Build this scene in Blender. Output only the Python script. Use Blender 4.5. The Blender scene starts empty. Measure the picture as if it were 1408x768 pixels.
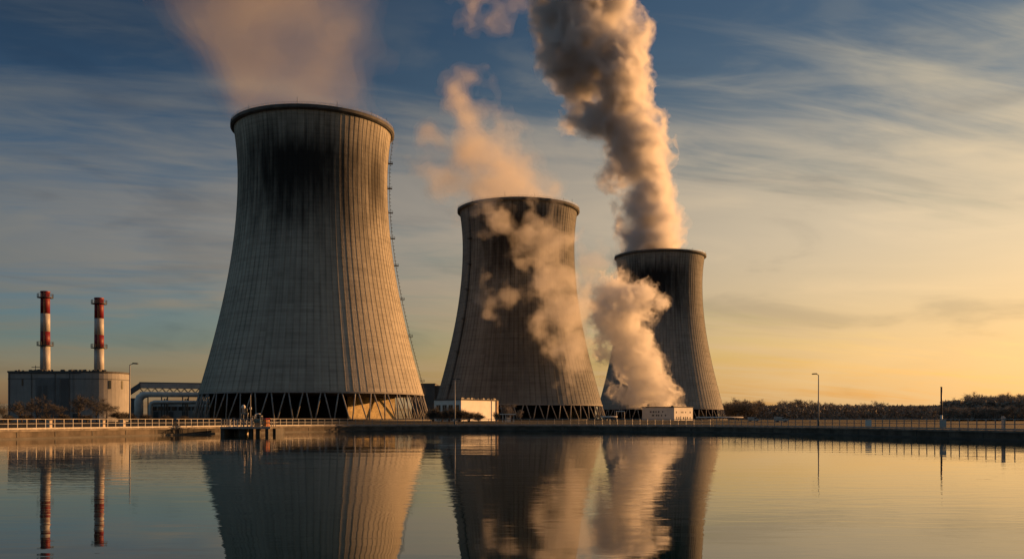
import bpy, bmesh, math, random
import numpy as np
from mathutils import Vector, Matrix
R = math.radians
PI = math.pi
C = bpy.context.scene.collection
scene = bpy.context.scene
random.seed(7)

# ------------------------------------------------------------------ camera
EYE = 2.1          # metres above the water
F = 1280.0         # focal length in photo pixels (photo 1408 x 768)
HOR = 575.0        # photo row of the horizon
cam_d = bpy.data.cameras.new('camera')
cam = bpy.data.objects.new('camera', cam_d)
C.objects.link(cam)
cam.location = (0, 0, EYE)
cam.rotation_euler = (PI / 2, 0, 0)
cam_d.sensor_width = 36
cam_d.lens = 36 * F / 1408
cam_d.shift_y = (HOR - 384) / 1408
cam_d.clip_start = 0.5
cam_d.clip_end = 30000
scene.camera = cam

# ------------------------------------------------------------------ light
SUN_AZ, SUN_EL = 62.0, 9.0       # degrees right of the view direction, above the horizon
world = bpy.data.worlds.new('World')
scene.world = world
world.use_nodes = True


class NT:
    """small helper to wire shader nodes"""
    def __init__(self, tree):
        self.t = tree
        self.n = tree.nodes
        self.l = tree.links

    def add(self, kind, **kw):
        nd = self.n.new(kind)
        for k, v in kw.items():
            setattr(nd, k, v)
        return nd

    def put(self, sock, v):
        if hasattr(v, 'is_linked') or isinstance(v, bpy.types.NodeSocket):
            self.l.new(v, sock)
        else:
            if isinstance(v, (tuple, list)) and len(v) == 3 and sock.type == 'RGBA':
                v = (*v, 1)
            sock.default_value = v

    def m(self, op, a, b=None, c=None, clamp=False):
        nd = self.add('ShaderNodeMath', operation=op, use_clamp=clamp)
        self.put(nd.inputs[0], a)
        if b is not None:
            self.put(nd.inputs[1], b)
        if c is not None:
            self.put(nd.inputs[2], c)
        return nd.outputs[0]

    def rng(self, v, a, b, c=0.0, d=1.0, smooth=True):
        nd = self.add('ShaderNodeMapRange')
        nd.interpolation_type = 'SMOOTHSTEP' if smooth else 'LINEAR'
        self.put(nd.inputs['Value'], v)
        self.put(nd.inputs['From Min'], a); self.put(nd.inputs['From Max'], b)
        self.put(nd.inputs['To Min'], c); self.put(nd.inputs['To Max'], d)
        return nd.outputs['Result']

    def mix(self, f, a, b, blend='MIX'):
        nd = self.add('ShaderNodeMix', data_type='RGBA', blend_type=blend)
        self.put(nd.inputs[0], f); self.put(nd.inputs[6], a); self.put(nd.inputs[7], b)
        return nd.outputs[2]

    def noise(self, vec, scale=1.0, detail=4.0, rough=0.55, dist=0.0):
        nd = self.add('ShaderNodeTexNoise')
        if vec is not None:
            self.l.new(vec, nd.inputs['Vector'])
        nd.inputs['Scale'].default_value = scale
        nd.inputs['Detail'].default_value = detail
        nd.inputs['Roughness'].default_value = rough
        nd.inputs['Distortion'].default_value = dist
        return nd.outputs['Fac']

    def xyz(self, v):
        nd = self.add('ShaderNodeSeparateXYZ')
        self.l.new(v, nd.inputs[0])
        return nd.outputs

    def vec(self, x, y, z):
        nd = self.add('ShaderNodeCombineXYZ')
        self.put(nd.inputs[0], x); self.put(nd.inputs[1], y); self.put(nd.inputs[2], z)
        return nd.outputs[0]

    def ramp(self, f, stops):
        nd = self.add('ShaderNodeValToRGB')
        el = nd.color_ramp.elements
        while len(el) < len(stops):
            el.new(0.5)
        for e, (p, c) in zip(el, stops):
            e.position = p
            e.color = (*c, 1)
        self.put(nd.inputs[0], f)
        return nd.outputs[0]


def build_sky():
    w = NT(world.node_tree)
    w.n.clear()
    out = w.add('ShaderNodeOutputWorld')
    bg = w.add('ShaderNodeBackground')
    w.l.new(bg.outputs[0], out.inputs[0])
    sky = w.add('ShaderNodeTexSky', sky_type='NISHITA')
    sky.sun_disc = False
    sky.sun_elevation = R(SUN_EL)
    sky.sun_rotation = R(SUN_AZ)
    sky.altitude = 100
    sky.air_density = 1.0
    sky.dust_density = 2.2
    sky.ozone_density = 1.4
    g = w.add('ShaderNodeTexCoord').outputs['Generated']
    x, y, z = w.xyz(g)
    # how near the sun's compass direction this part of the sky is (0 far .. 1 towards it)
    sx, sy = math.sin(R(SUN_AZ)), math.cos(R(SUN_AZ))
    hor = w.m('SQRT', w.m('ADD', w.m('MULTIPLY', x, x), w.m('MULTIPLY_ADD', y, y, 1e-6)))
    az = w.m('DIVIDE', w.m('ADD', w.m('MULTIPLY', x, sx), w.m('MULTIPLY', y, sy)), hor)
    near = w.rng(az, -0.05, 0.95, 0, 1, False)
    el = w.m('ABSOLUTE', z)
    # high thin cloud sheet, seen in perspective
    den = w.m('ADD', el, 0.16)
    u, v = w.m('DIVIDE', x, den), w.m('DIVIDE', y, den)
    # streaks run slightly across the view
    ca, sa = math.cos(R(14)), math.sin(R(14))
    u2 = w.m('ADD', w.m('MULTIPLY', u, ca), w.m('MULTIPLY', v, sa))
    v2 = w.m('SUBTRACT', w.m('MULTIPLY', v, ca), w.m('MULTIPLY', u, sa))
    big = w.noise(w.vec(w.m('MULTIPLY', u2, 0.55), w.m('MULTIPLY', v2, 0.9), 3.1), 1.0, 4, 0.55, 0.5)
    streak = w.noise(w.vec(w.m('MULTIPLY', u2, 0.8), w.m('MULTIPLY', v2, 2.7), 7.7), 1.0, 6, 0.55, 0.9)
    fine = w.noise(w.vec(w.m('MULTIPLY', u2, 1.8), w.m('MULTIPLY', v2, 8.0), 1.7), 1.0, 5, 0.6, 1.0)
    c = w.m('ADD', w.m('MULTIPLY', big, 0.42), w.m('ADD', w.m('MULTIPLY', streak, 0.48), w.m('MULTIPLY', fine, 0.21)))
    thick = w.m('ADD', w.m('MULTIPLY', w.rng(w.m('SUBTRACT', el, w.m('MULTIPLY', near, 0.02)), 0.385, 0.20, -0.21, 0.06), 1.0), w.m('ADD', w.m('MULTIPLY', near, 0.065), w.m('MULTIPLY', w.rng(el, 0.17, 0.08, 0.0, -0.16), w.rng(near, 0.7, 0.2, 0.35, 1.0))))
    cover = w.rng(w.m('ADD', c, thick), 0.43, 0.66, 0.0, 1.0)
    # the Nishita sky, deepened overhead and warmed at the horizon
    base = w.mix(1.0, sky.outputs[0], SKY_GAIN, 'MULTIPLY')
    el2 = w.m('MULTIPLY', el, 2.0, None, True)
    cool = w.ramp(el2, [(0.0, (1.25, 0.82, 0.74)), (0.07, (0.90, 0.66, 0.60)), (0.16, (0.40, 0.48, 0.58)), (0.26, (0.33, 0.43, 0.57)), (0.5, (0.21, 0.315, 0.43)), (0.72, (0.13, 0.187, 0.255)), (1.0, (0.09, 0.15, 0.225))])
    warm = w.ramp(el2, [(0.0, (0.90, 0.60, 0.33)), (0.20, (0.90, 0.655, 0.39)), (0.42, (0.54, 0.46, 0.35)), (0.58, (0.30, 0.33, 0.35)), (0.76, (0.195, 0.26, 0.32)), (1.0, (0.15, 0.23, 0.31))])
    tint = w.mix(w.rng(near, 0.02, 0.68), cool, warm)
    base = w.mix(1.0, base, w.mix(1.0, tint, (2.0, 2.0, 2.0), 'MULTIPLY'), 'MULTIPLY')
    cl = w.ramp(near, [(0.0, (0.17, 0.175, 0.17)), (0.37, (0.32, 0.275, 0.225)), (0.62, (0.50, 0.405, 0.30)), (0.80, (0.74, 0.58, 0.39)), (1.0, (1.0, 0.74, 0.43))])
    high = w.rng(el, 0.16, 0.42)
    cl = w.mix(w.rng(el, 0.20, 0.03), cl, w.mix(1.0, cl, (1.10, 0.92, 0.62), 'MULTIPLY'))
    cl = w.mix(high, cl, w.mix(1.0, cl, (0.58, 0.68, 0.78), 'MULTIPLY'))
    sk = w.mix(w.m('MULTIPLY', cover, 0.78), base, cl)
    # low bands of grey-gold cloud near the horizon
    azi = w.m('ARCTAN2', x, y)
    bands = w.noise(w.vec(w.m('MULTIPLY', azi, 4.5), 0.0, w.m('ADD', w.m('MULTIPLY', el, 22.0), w.m('MULTIPLY', azi, 1.2))), 1.0, 5, 0.52, 0.7)
    bw = w.m('MULTIPLY', w.rng(el, 0.0, 0.06), w.rng(el, 0.46, 0.22))
    dk = w.m('MULTIPLY', w.m('MULTIPLY', bw, w.rng(bands, 0.50, 0.70)), 0.42)
    lt = w.m('MULTIPLY', w.m('MULTIPLY', bw, w.rng(bands, 0.50, 0.30)), 0.40)
    sk = w.mix(dk, sk, w.mix(1.0, sk, (0.52, 0.56, 0.64), 'MULTIPLY'))
    sk = w.mix(lt, sk, w.mix(1.0, cl, (1.15, 1.12, 1.05), 'MULTIPLY'))
    # unseen grey-blue cloud added behind the viewer as fill for the shaded sides
    back = w.m('MULTIPLY', w.rng(az, 0.0, -0.8), w.rng(el, 0.0, 0.2))
    sk = w.mix(back, sk, (0.085, 0.15, 0.20))
    sk = w.mix(1.0, sk, (10.0, 10.0, 10.0), 'MULTIPLY')
    w.l.new(sk, bg.inputs[0])
    bg.inputs[1].default_value = 0.064


SKY_GAIN = (0.085, 0.085, 0.085)
build_sky()

sun_d = bpy.data.lights.new('sun', 'SUN')
sun_d.energy = 5.0
sun_d.angle = R(0.5)
sun_d.color = (1.0, 0.47, 0.155)
sun = bpy.data.objects.new('sun', sun_d)
C.objects.link(sun)
to_sun = Vector((math.sin(R(SUN_AZ)) * math.cos(R(SUN_EL)), math.cos(R(SUN_AZ)) * math.cos(R(SUN_EL)), math.sin(R(SUN_EL))))
sun.rotation_euler = to_sun.to_track_quat('Z', 'Y').to_euler()

scene.view_settings.view_transform = 'Standard'
scene.view_settings.look = 'None'
scene.view_settings.exposure = 0.7
scene.view_settings.gamma = 1.0
scene.cycles.use_denoising = True
scene.cycles.max_bounces = 10
scene.cycles.diffuse_bounces = 3
scene.cycles.glossy_bounces = 3
scene.cycles.transparent_max_bounces = 24
scene.cycles.volume_bounces = 4
scene.cycles.sample_clamp_indirect = 6.0
scene.cycles.caustics_reflective = False
scene.cycles.caustics_refractive = False


# ------------------------------------------------------------------ helpers
def px(u, D):
    return (u - 704.0) / F * D


def pz(v, D):
    return EYE + (HOR - v) / F * D


class MB:
    """collects shapes, then links them as one mesh object"""
    def __init__(self):
        self.v = []
        self.f = []

    def add(self, vs, fs):
        n = len(self.v)
        self.v += [tuple(p) for p in vs]
        self.f += [tuple(i + n for i in f) for f in fs]

    def box(self, c, s, rz=0.0):
        cx, cy, cz = c
        hx, hy, hz = s[0] / 2, s[1] / 2, s[2] / 2
        co, si = math.cos(rz), math.sin(rz)
        vs = []
        for z in (-hz, hz):
            for x, y in ((-hx, -hy), (hx, -hy), (hx, hy), (-hx, hy)):
                vs.append((cx + x * co - y * si, cy + x * si + y * co, cz + z))
        self.add(vs, [(3, 2, 1, 0), (4, 5, 6, 7), (0, 1, 5, 4), (1, 2, 6, 5), (2, 3, 7, 6), (3, 0, 4, 7)])

    def tube(self, pts, r, n=8, cap=True):
        pts = [Vector(p) for p in pts]
        rs = r if isinstance(r, (list, tuple)) else [r] * len(pts)
        rings = []
        up = None
        for i, p in enumerate(pts):
            d = (pts[min(i + 1, len(pts) - 1)] - pts[max(i - 1, 0)]).normalized()
            if up is None:
                up = d.orthogonal().normalized()
            else:
                up = (up - d * up.dot(d))
                up = up.normalized() if up.length > 1e-6 else d.orthogonal().normalized()
            w = d.cross(up)
            rings.append([p + (up * math.cos(2 * PI * k / n) + w * math.sin(2 * PI * k / n)) * rs[i] for k in range(n)])
        vs = [q for ring in rings for q in ring]
        fs = []
        for i in range(len(pts) - 1):
            for k in range(n):
                a, b = i * n + k, i * n + (k + 1) % n
                fs.append((a, b, b + n, a + n))
        if cap:
            fs.append(tuple(range(n - 1, -1, -1)))
            fs.append(tuple(range(len(vs) - n, len(vs))))
        self.add(vs, fs)

    def lathe(self, prof, n=32, c=(0, 0), close=False):
        vs = []
        for r, z in prof:
            for k in range(n):
                a = 2 * PI * k / n
                vs.append((c[0] + r * math.cos(a), c[1] + r * math.sin(a), z))
        fs = []
        m = len(prof)
        for i in range(m if close else m - 1):
            j = (i + 1) % m
            for k in range(n):
                fs.append((i * n + k, i * n + (k + 1) % n, j * n + (k + 1) % n, j * n + k))
        if not close:
            if prof[0][0] > 1e-6:
                fs.append(tuple(range(n - 1, -1, -1)))
            if prof[-1][0] > 1e-6:
                fs.append(tuple(range((m - 1) * n, m * n)))
        self.add(vs, fs)

    def prism(self, poly, z0, z1):
        n = len(poly)
        vs = [(x, y, z0) for x, y in poly] + [(x, y, z1) for x, y in poly]
        fs = [tuple(range(n - 1, -1, -1)), tuple(range(n, 2 * n))]
        fs += [(i, (i + 1) % n, (i + 1) % n + n, i + n) for i in range(n)]
        self.add(vs, fs)

    def mesh(self, name):
        me = bpy.data.meshes.new(name)
        me.from_pydata(self.v, [], self.f)
        me.update()
        return me

    def build(self, name, mat, parent=None, smooth=False, loc=None):
        me = self.mesh(name)
        o = bpy.data.objects.new(name, me)
        C.objects.link(o)
        if mat:
            me.materials.append(mat)
        if smooth:
            me.polygons.foreach_set('use_smooth', [True] * len(me.polygons))
        if parent:
            o.parent = parent
        if loc:
            o.location = loc
        return o


def tag(o, label=None, cat=None, group=None, kind=None):
    if label: o['label'] = label
    if cat: o['category'] = cat
    if group: o['group'] = group
    if kind: o['kind'] = kind
    return o


def thing(name, label, cat, loc=(0, 0, 0), rz=0.0, group=None):
    o = bpy.data.objects.new(name, None)
    C.objects.link(o)
    o.location = loc
    o.rotation_euler = (0, 0, rz)
    return tag(o, label, cat, group)


def copy_tree(o, parent=None):
    c = o.copy()
    C.objects.link(c)
    if parent:
        c.parent = parent
    for ch in [q for q in bpy.data.objects if q.parent == o]:
        copy_tree(ch, c)
    return c


def share(name, me, parent, loc=(0, 0, 0), rot=(0, 0, 0)):
    o = bpy.data.objects.new(name, me)
    C.objects.link(o)
    o.parent = parent
    o.location = loc
    o.rotation_euler = rot
    return o


# ------------------------------------------------------------------ materials
MATS = {}


def mat(name, col, rough=0.8, var=0.15, scale=0.6, spec=0.3, metal=0.0, bump=0.0, streak=0.0):
    """painted or mineral surface with uneven tone, and optional rain streaks"""
    if name in MATS:
        return MATS[name]
    m = bpy.data.materials.new(name)
    m.use_nodes = True
    t = NT(m.node_tree)
    t.n.clear()
    out = t.add('ShaderNodeOutputMaterial')
    b = t.add('ShaderNodeBsdfPrincipled')
    t.l.new(b.outputs[0], out.inputs[0])
    tc = t.add('ShaderNodeTexCoord').outputs['Object']
    n1 = t.noise(tc, scale, 6, 0.6)
    f = t.rng(n1, 0.3, 0.7, 1 - var, 1 + var)
    cc = t.mix(1.0, col, t.vec(f, f, f), 'MULTIPLY')
    if streak:
        x, y, z = t.xyz(tc)
        s = t.noise(t.vec(t.m('MULTIPLY', x, 2.0), t.m('MULTIPLY', y, 2.0), t.m('MULTIPLY', z, 0.12)), 1.0, 5, 0.65)
        cc = t.mix(t.rng(s, 0.48, 0.75, 0, streak), cc, tuple(q * 0.35 for q in col))
    t.l.new(cc, b.inputs['Base Color'])
    b.inputs['Roughness'].default_value = rough
    b.inputs['Specular IOR Level'].default_value = spec
    b.inputs['Metallic'].default_value = metal
    if bump:
        bp = t.add('ShaderNodeBump')
        bp.inputs['Strength'].default_value = 0.5
        bp.inputs['Distance'].default_value = bump
        t.l.new(t.noise(tc, scale * 5, 4, 0.6), bp.inputs['Height'])
        t.l.new(bp.outputs[0], b.inputs['Normal'])
    MATS[name] = m
    return m


NRIB = 96


def tower_material(name, base, stains, H):
    """weathered concrete: lifts of formwork, rain streaks, and soot below the rim"""
    m = bpy.data.materials.new(name)
    m.use_nodes = True
    t = NT(m.node_tree)
    t.n.clear()
    out = t.add('ShaderNodeOutputMaterial')
    b = t.add('ShaderNodeBsdfPrincipled')
    t.l.new(b.outputs[0], out.inputs[0])
    tc = t.add('ShaderNodeTexCoord').outputs['Object']
    x, y, z = t.xyz(tc)
    a = t.m('ARCTAN2', x, t.m('MULTIPLY', y, -1.0))          # 0 faces the water, + to the east
    cxs, sns = t.m('COSINE', a), t.m('SINE', a)
    blot = t.noise(t.vec(t.m('MULTIPLY', x, 0.02), t.m('MULTIPLY', y, 0.02), t.m('MULTIPLY', z, 0.016)), 1.0, 6, 0.62)
    lift = t.noise(t.vec(t.m('MULTIPLY', a, 1.2), 0.0, t.m('MULTIPLY', z, 0.42)), 1.0, 3, 0.7)
    cell = t.noise(t.vec(t.m('FLOOR', t.m('MULTIPLY', a, NRIB / (2 * PI))), t.m('FLOOR', t.m('MULTIPLY', z, 0.40)), 0.0), 7.31, 0, 0.5)
    pour = t.noise(t.vec(t.m('FLOOR', t.m('MULTIPLY', a, 2.2)), 0.0, t.m('FLOOR', t.m('MULTIPLY', z, 0.40))), 3.77, 0, 0.5)
    strk = t.noise(t.vec(t.m('MULTIPLY', cxs, 34.0), t.m('MULTIPLY', sns, 34.0), t.m('MULTIPLY', z, 0.02)), 1.0, 5, 0.6)
    v = t.m('ADD', t.m('MULTIPLY', t.m('SUBTRACT', blot, 0.5), 0.9),
            t.m('ADD', t.m('MULTIPLY', t.m('SUBTRACT', lift, 0.5), 0.45),
                t.m('ADD', t.m('MULTIPLY', t.m('SUBTRACT', strk, 0.5), 0.7), t.m('ADD', t.m('MULTIPLY', t.m('SUBTRACT', cell, 0.5), 0.30), t.m('MULTIPLY', t.m('SUBTRACT', pour, 0.5), 0.30)))))
    f = t.m('ADD', v, 1.0)
    # grime that collects along the ribs and in the lift joints
    fr = t.m('FRACT', t.m('MULTIPLY_ADD', a, NRIB / (2 * PI), 0.5))
    rib = t.rng(t.m('ABSOLUTE', t.m('SUBTRACT', fr, 0.5)), 0.06, 0.16, 1.0, 0.0)
    ribfade = t.rng(t.noise(t.vec(t.m('MULTIPLY', cxs, 6.0), t.m('MULTIPLY', sns, 6.0), t.m('MULTIPLY', z, 0.03)), 1.0, 4, 0.6), 0.35, 0.65, 0.35, 1.15)
    fz = t.m('FRACT', t.m('MULTIPLY', z, 0.40))
    jnt = t.rng(t.m('ABSOLUTE', t.m('SUBTRACT', fz, 0.5)), 0.06, 0.16, 1.0, 0.0)
    f = t.m('MULTIPLY', f, t.m('SUBTRACT', 1.0, t.m('MULTIPLY', ribfade, t.m('ADD', t.m('MULTIPLY', rib, 0.27), t.m('MULTIPLY', jnt, 0.13)))))
    col = t.mix(1.0, base, t.vec(f, f, f), 'MULTIPLY')
    # soot
    ribn = t.m('FLOOR', t.m('MULTIPLY_ADD', a, 2 * NRIB / (2 * PI), 0.5))
    ragged = t.noise(t.vec(ribn, 0.0, t.m('MULTIPLY', z, 0.004)), 5.17, 1, 0.5)
    soft = t.noise(t.vec(t.m('MULTIPLY', cxs, 9.0), t.m('MULTIPLY', sns, 9.0), t.m('MULTIPLY', z, 0.05)), 1.0, 4, 0.6)
    soot = None
    for (a0, aw, z0, zu, zd, k) in stains:
        da = t.m('ABSOLUTE', t.m('DIVIDE', t.m('SUBTRACT', a, a0), aw))
        dz = t.m('SUBTRACT', z, z0)
        dzn = t.m('MAXIMUM', t.m('DIVIDE', dz, zu), t.m('DIVIDE', dz, -zd))
        d = t.m('POWER', t.m('ADD', t.m('POWER', da, 3.0), t.m('POWER', dzn, 3.0)), 0.3333)
        d = t.m('ADD', d, t.m('ADD', t.m('MULTIPLY', t.m('SUBTRACT', ragged, 0.5), 0.85), t.m('MULTIPLY', t.m('SUBTRACT', soft, 0.5), 0.9)))
        s = t.rng(d, 1.35, 0.12, 0.0, k)
        soot = s if soot is None else t.m('MAXIMUM', soot, s)
    if soot is not None:
        col = t.mix(soot, col, (0.012, 0.012, 0.013))
    t.l.new(col, b.inputs['Base Color'])
    b.inputs['Roughness'].default_value = 0.9
    b.inputs['Specular IOR Level'].default_value = 0.15
    bp = t.add('ShaderNodeBump')
    bp.inputs['Strength'].default_value = 0.6
    bp.inputs['Distance'].default_value = 0.25
    t.l.new(t.m('ADD', lift, t.noise(tc, 0.9, 4, 0.6)), bp.inputs['Height'])
    t.l.new(bp.outputs[0], b.inputs['Normal'])
    return m


def water_material():
    m = bpy.data.materials.new('basin_water')
    m.use_nodes = True
    t = NT(m.node_tree)
    t.n.clear()
    out = t.add('ShaderNodeOutputMaterial')
    b = t.add('ShaderNodeBsdfPrincipled')
    t.l.new(b.outputs[0], out.inputs[0])
    b.inputs['Base Color'].default_value = (0.003, 0.016, 0.020, 1)
    b.inputs['Roughness'].default_value = 0.015
    b.inputs['IOR'].default_value = 1.34
    tc = t.add('ShaderNodeTexCoord').outputs['Object']
    x, y, z = t.xyz(tc)
    swell = t.noise(t.vec(t.m('MULTIPLY', x, 0.10), t.m('MULTIPLY', y, 0.32), 0.0), 1.0, 2, 0.5, 0.4)
    rip = t.noise(t.vec(t.m('MULTIPLY', x, 0.55), t.m('MULTIPLY', y, 1.7), 3.0), 1.0, 3, 0.55, 0.6)
    fine = t.noise(t.vec(t.m('MULTIPLY', x, 2.2), t.m('MULTIPLY', y, 5.0), 9.0), 1.0, 2, 0.5, 0.3)
    patch = t.rng(t.noise(t.vec(t.m('MULTIPLY', x, 0.03), t.m('MULTIPLY', y, 0.05), 5.0), 1.0, 3, 0.5), 0.40, 0.66, 0.22, 1.0)
    h = t.m('ADD', t.m('MULTIPLY', swell, 0.013), t.m('MULTIPLY', patch, t.m('ADD', t.m('MULTIPLY', rip, 0.0075), t.m('MULTIPLY', fine, 0.0013))))
    bp = t.add('ShaderNodeBump')
    bp.inputs['Strength'].default_value = 1.0
    bp.inputs['Distance'].default_value = WAVE
    t.l.new(h, bp.inputs['Height'])
    t.l.new(bp.outputs[0], b.inputs['Normal'])
    return m


WAVE = 1.0
conc = mat('wall_concrete', (0.10, 0.085, 0.07), 0.9, 0.4, 0.5, bump=0.03, streak=0.6)
conc_dark = mat('wet_concrete', (0.065, 0.062, 0.058), 0.7, 0.35, 0.4, streak=0.5)
conc_col = mat('column_concrete', (0.27, 0.26, 0.25), 0.9, 0.2, 0.5)
rimmat = mat('rim_concrete', (0.10, 0.10, 0.10), 0.9, 0.25, 0.2)
galv = mat('galvanised_steel', (0.26, 0.25, 0.24), 0.55, 0.25, 2.0, spec=0.5)
steel = mat('dark_steel', (0.06, 0.065, 0.07), 0.5, 0.25, 1.0)
white = mat('white_cladding', (0.72, 0.70, 0.67), 0.7, 0.08, 0.15, streak=0.18)
grey_clad = mat('grey_cladding', (0.28, 0.28, 0.28), 0.75, 0.12, 0.12, streak=0.35)
dark_clad = mat('dark_cladding', (0.11, 0.115, 0.12), 0.75, 0.15, 0.1, streak=0.3)
roof_m = mat('roof_felt', (0.09, 0.09, 0.09), 0.9, 0.2, 0.3)
glass_d = mat('dark_window', (0.02, 0.022, 0.025), 0.15, 0.1, 1.0, spec=0.5)
pipe_w = mat('pale_pipe', (0.62, 0.60, 0.58), 0.5, 0.15, 0.4)
red_p = mat('red_paint', (0.17, 0.011, 0.02), 0.55, 0.15, 0.5, streak=0.2)
white_p = mat('white_paint', (0.44, 0.42, 0.405), 0.55, 0.1, 0.5, streak=0.35)
orange_p = mat('orange_paint', (0.55, 0.19, 0.05), 0.5, 0.15, 2.0)
bark = mat('bark', (0.075, 0.055, 0.042), 0.95, 0.3, 2.0)
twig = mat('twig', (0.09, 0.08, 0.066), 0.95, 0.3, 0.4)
twig_far = mat('far_twig', (0.25, 0.225, 0.195), 0.95, 0.3, 0.3)  # paler than the near twigs, distance haze put into the colour
buff = mat('buff_concrete', (0.46, 0.40, 0.33), 0.9, 0.2, 1.2)


def ground_material():
    m = bpy.data.materials.new('ground')
    m.use_nodes = True
    t = NT(m.node_tree)
    t.n.clear()
    out = t.add('ShaderNodeOutputMaterial')
    b = t.add('ShaderNodeBsdfPrincipled')
    t.l.new(b.outputs[0], out.inputs[0])
    tc = t.add('ShaderNodeTexCoord').outputs['Object']
    c = t.ramp(t.noise(tc, 0.05, 8, 0.65), [(0.3, (0.020, 0.020, 0.012)), (0.5, (0.034, 0.030, 0.020)), (0.7, (0.055, 0.046, 0.034))])
    t.l.new(c, b.inputs['Base Color'])
    b.inputs['Roughness'].default_value = 0.95
    b.inputs['Specular IOR Level'].default_value = 0.1
    return m


# ------------------------------------------------------------------ basin, water, ground
DECK = 0.88


def catmull(pts, n=8):
    out = []
    P = [Vector(p) for p in pts]
    for i in range(len(P) - 1):
        p0, p1, p2, p3 = P[max(i - 1, 0)], P[i], P[i + 1], P[min(i + 2, len(P) - 1)]
        for k in range(n):
            s = k / n
            out.append(0.5 * ((2 * p1) + (p2 - p0) * s + (2 * p0 - 5 * p1 + 4 * p2 - p3) * s * s + (3 * p1 - p0 - 3 * p2 + p3) * s ** 3))
    out.append(P[-1])
    return out


EDGE_L = catmull([(-58, 20), (-55.5, 55), (-51.0, 92), (-46.4, 110), (-41.2, 129)], 6)
EDGE_M = catmull([(-41.2, 129), (-36.8, 139), (-28.5, 152), (-14, 157), (0, 158), (14, 155), (30.6, 142)], 6)
EDGE_R = catmull([(30.6, 142), (37.5, 128), (43.1, 113.5), (47.8, 87), (51.0, 60), (53, 20)], 6)
front = EDGE_L + EDGE_M[1:] + EDGE_R[1:]
loop = front + [Vector((53, -60)), Vector((40, -85)), Vector((-40, -85)), Vector((-58, -60))]


def offset_path(path, d):
    """shift a path sideways; positive d is away from the water"""
    out = []
    for i, p in enumerate(path):
        t = (path[min(i + 1, len(path) - 1)] - path[max(i - 1, 0)]).normalized()
        out.append(Vector((p.x - t.y * d, p.y + t.x * d)))
    return out


def build_ground():
    mb = MB()
    rings = [(loop, DECK - 0.005)]
    n = len(loop)
    inner = [Vector((0, 70))] * n
    for rad in (260, 500, 900, 1600, 3000, 5000):
        ring = []
        for p in loop:
            d = (p - Vector((0, 60)))
            ring.append(Vector((0, 60)) + d.normalized() * rad)
        rings.append((ring, DECK - 0.005))
    vs, fs = [], []
    for ring, z in rings:
        vs += [(p.x, p.y, z) for p in ring]
    for i in range(len(rings) - 1):
        for k in range(n):
            a, b = i * n + k, i * n + (k + 1) % n
            fs.append((a, a + n, b + n, b))
    mb.add(vs, fs)
    tag(mb.build('ground', ground_material()), kind='structure')
    w = MB()
    xs = [(-62, -90), (58, -90), (58, 162), (-62, 162)]
    w.add([(x, y, 0.0) for x, y in xs], [(0, 1, 2, 3)])
    tag(w.build('water', water_material()), kind='structure')


build_ground()


def strip(mb, path, o0, o1, z0, z1):
    """a solid band that follows a path between two side offsets"""
    a, b = offset_path(path, o0), offset_path(path, o1)
    n = len(path)
    vs = []
    for q, z in ((a, z0), (b, z0), (b, z1), (a, z1)):
        vs += [(p.x, p.y, z) for p in q]
    fs = []
    for i in range(n - 1):
        for s in range(4):
            u = (s + 1) % 4
            fs.append((s * n + i, u * n + i, u * n + i + 1, s * n + i + 1))
    fs += [(3 * n, 2 * n, n, 0), (n - 1, 2 * n - 1, 3 * n - 1, 4 * n - 1)]
    mb.add(vs, fs)


def basin_wall():
    t = thing('basin_wall', 'low concrete wall curving round the edge of the cooling water basin', 'wall')
    k0, k1 = len(EDGE_L) - 5, len(EDGE_L)  # stretch of wall whose shade is painted into its colour
    for path, mt in ((front[:k0 + 1], conc), (front[k0:k1], mat('shaded_wall_concrete', (0.025, 0.023, 0.021), 0.9, 0.35, 0.35, streak=0.5)), (front[k1 - 1:], conc)):
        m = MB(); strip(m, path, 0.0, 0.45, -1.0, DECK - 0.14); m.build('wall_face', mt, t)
    m = MB(); strip(m, front, -0.10, 0.62, DECK - 0.137, DECK + 0.06); m.build('coping', mat('coping_concrete', (0.17, 0.15, 0.13), 0.9, 0.35, 0.8, streak=0.4), t)
    m = MB(); strip(m, front, -0.40, -0.003, -1.0, 0.16); m.build('footing', conc_dark, t)
    # vertical joints
    acc = 0
    for i in range(1, len(front)):
        d = (front[i] - front[i - 1]).length
        acc += d
    m = MB()
    dist = 0.0
    nxt = 2.5
    for i in range(1, len(front)):
        a, b = front[i - 1], front[i]
        seg = (b - a).length
        while nxt < dist + seg:
            p = a.lerp(b, (nxt - dist) / seg)
            ang = math.atan2(b.y - a.y, b.x - a.x)
            tt = (b - a).normalized()
            q = Vector((p.x + tt.y * 0.02, p.y - tt.x * 0.02))
            m.box((q.x, q.y, 0.43), (0.14, 0.05, 0.54), ang)
            nxt += 5.6
        dist += seg
    m.build('pilaster', conc_dark, t)


basin_wall()


def resample(path, step):
    out, dist, nxt = [], 0.0, step / 2
    for i in range(1, len(path)):
        a, b = path[i - 1], path[i]
        seg = (b - a).length
        while nxt < dist + seg:
            out.append((a.lerp(b, (nxt - dist) / seg), math.atan2(b.y - a.y, b.x - a.x)))
            nxt += step
        dist += seg
    return out


post_mb = MB()
post_mb.box((0, 0, 0.545), (0.075, 0.075, 1.09))
post_mb.box((0, 0, 0.006), (0.2, 0.2, 0.012))
post_me = post_mb.mesh('post'); post_me.materials.append(galv)


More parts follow.
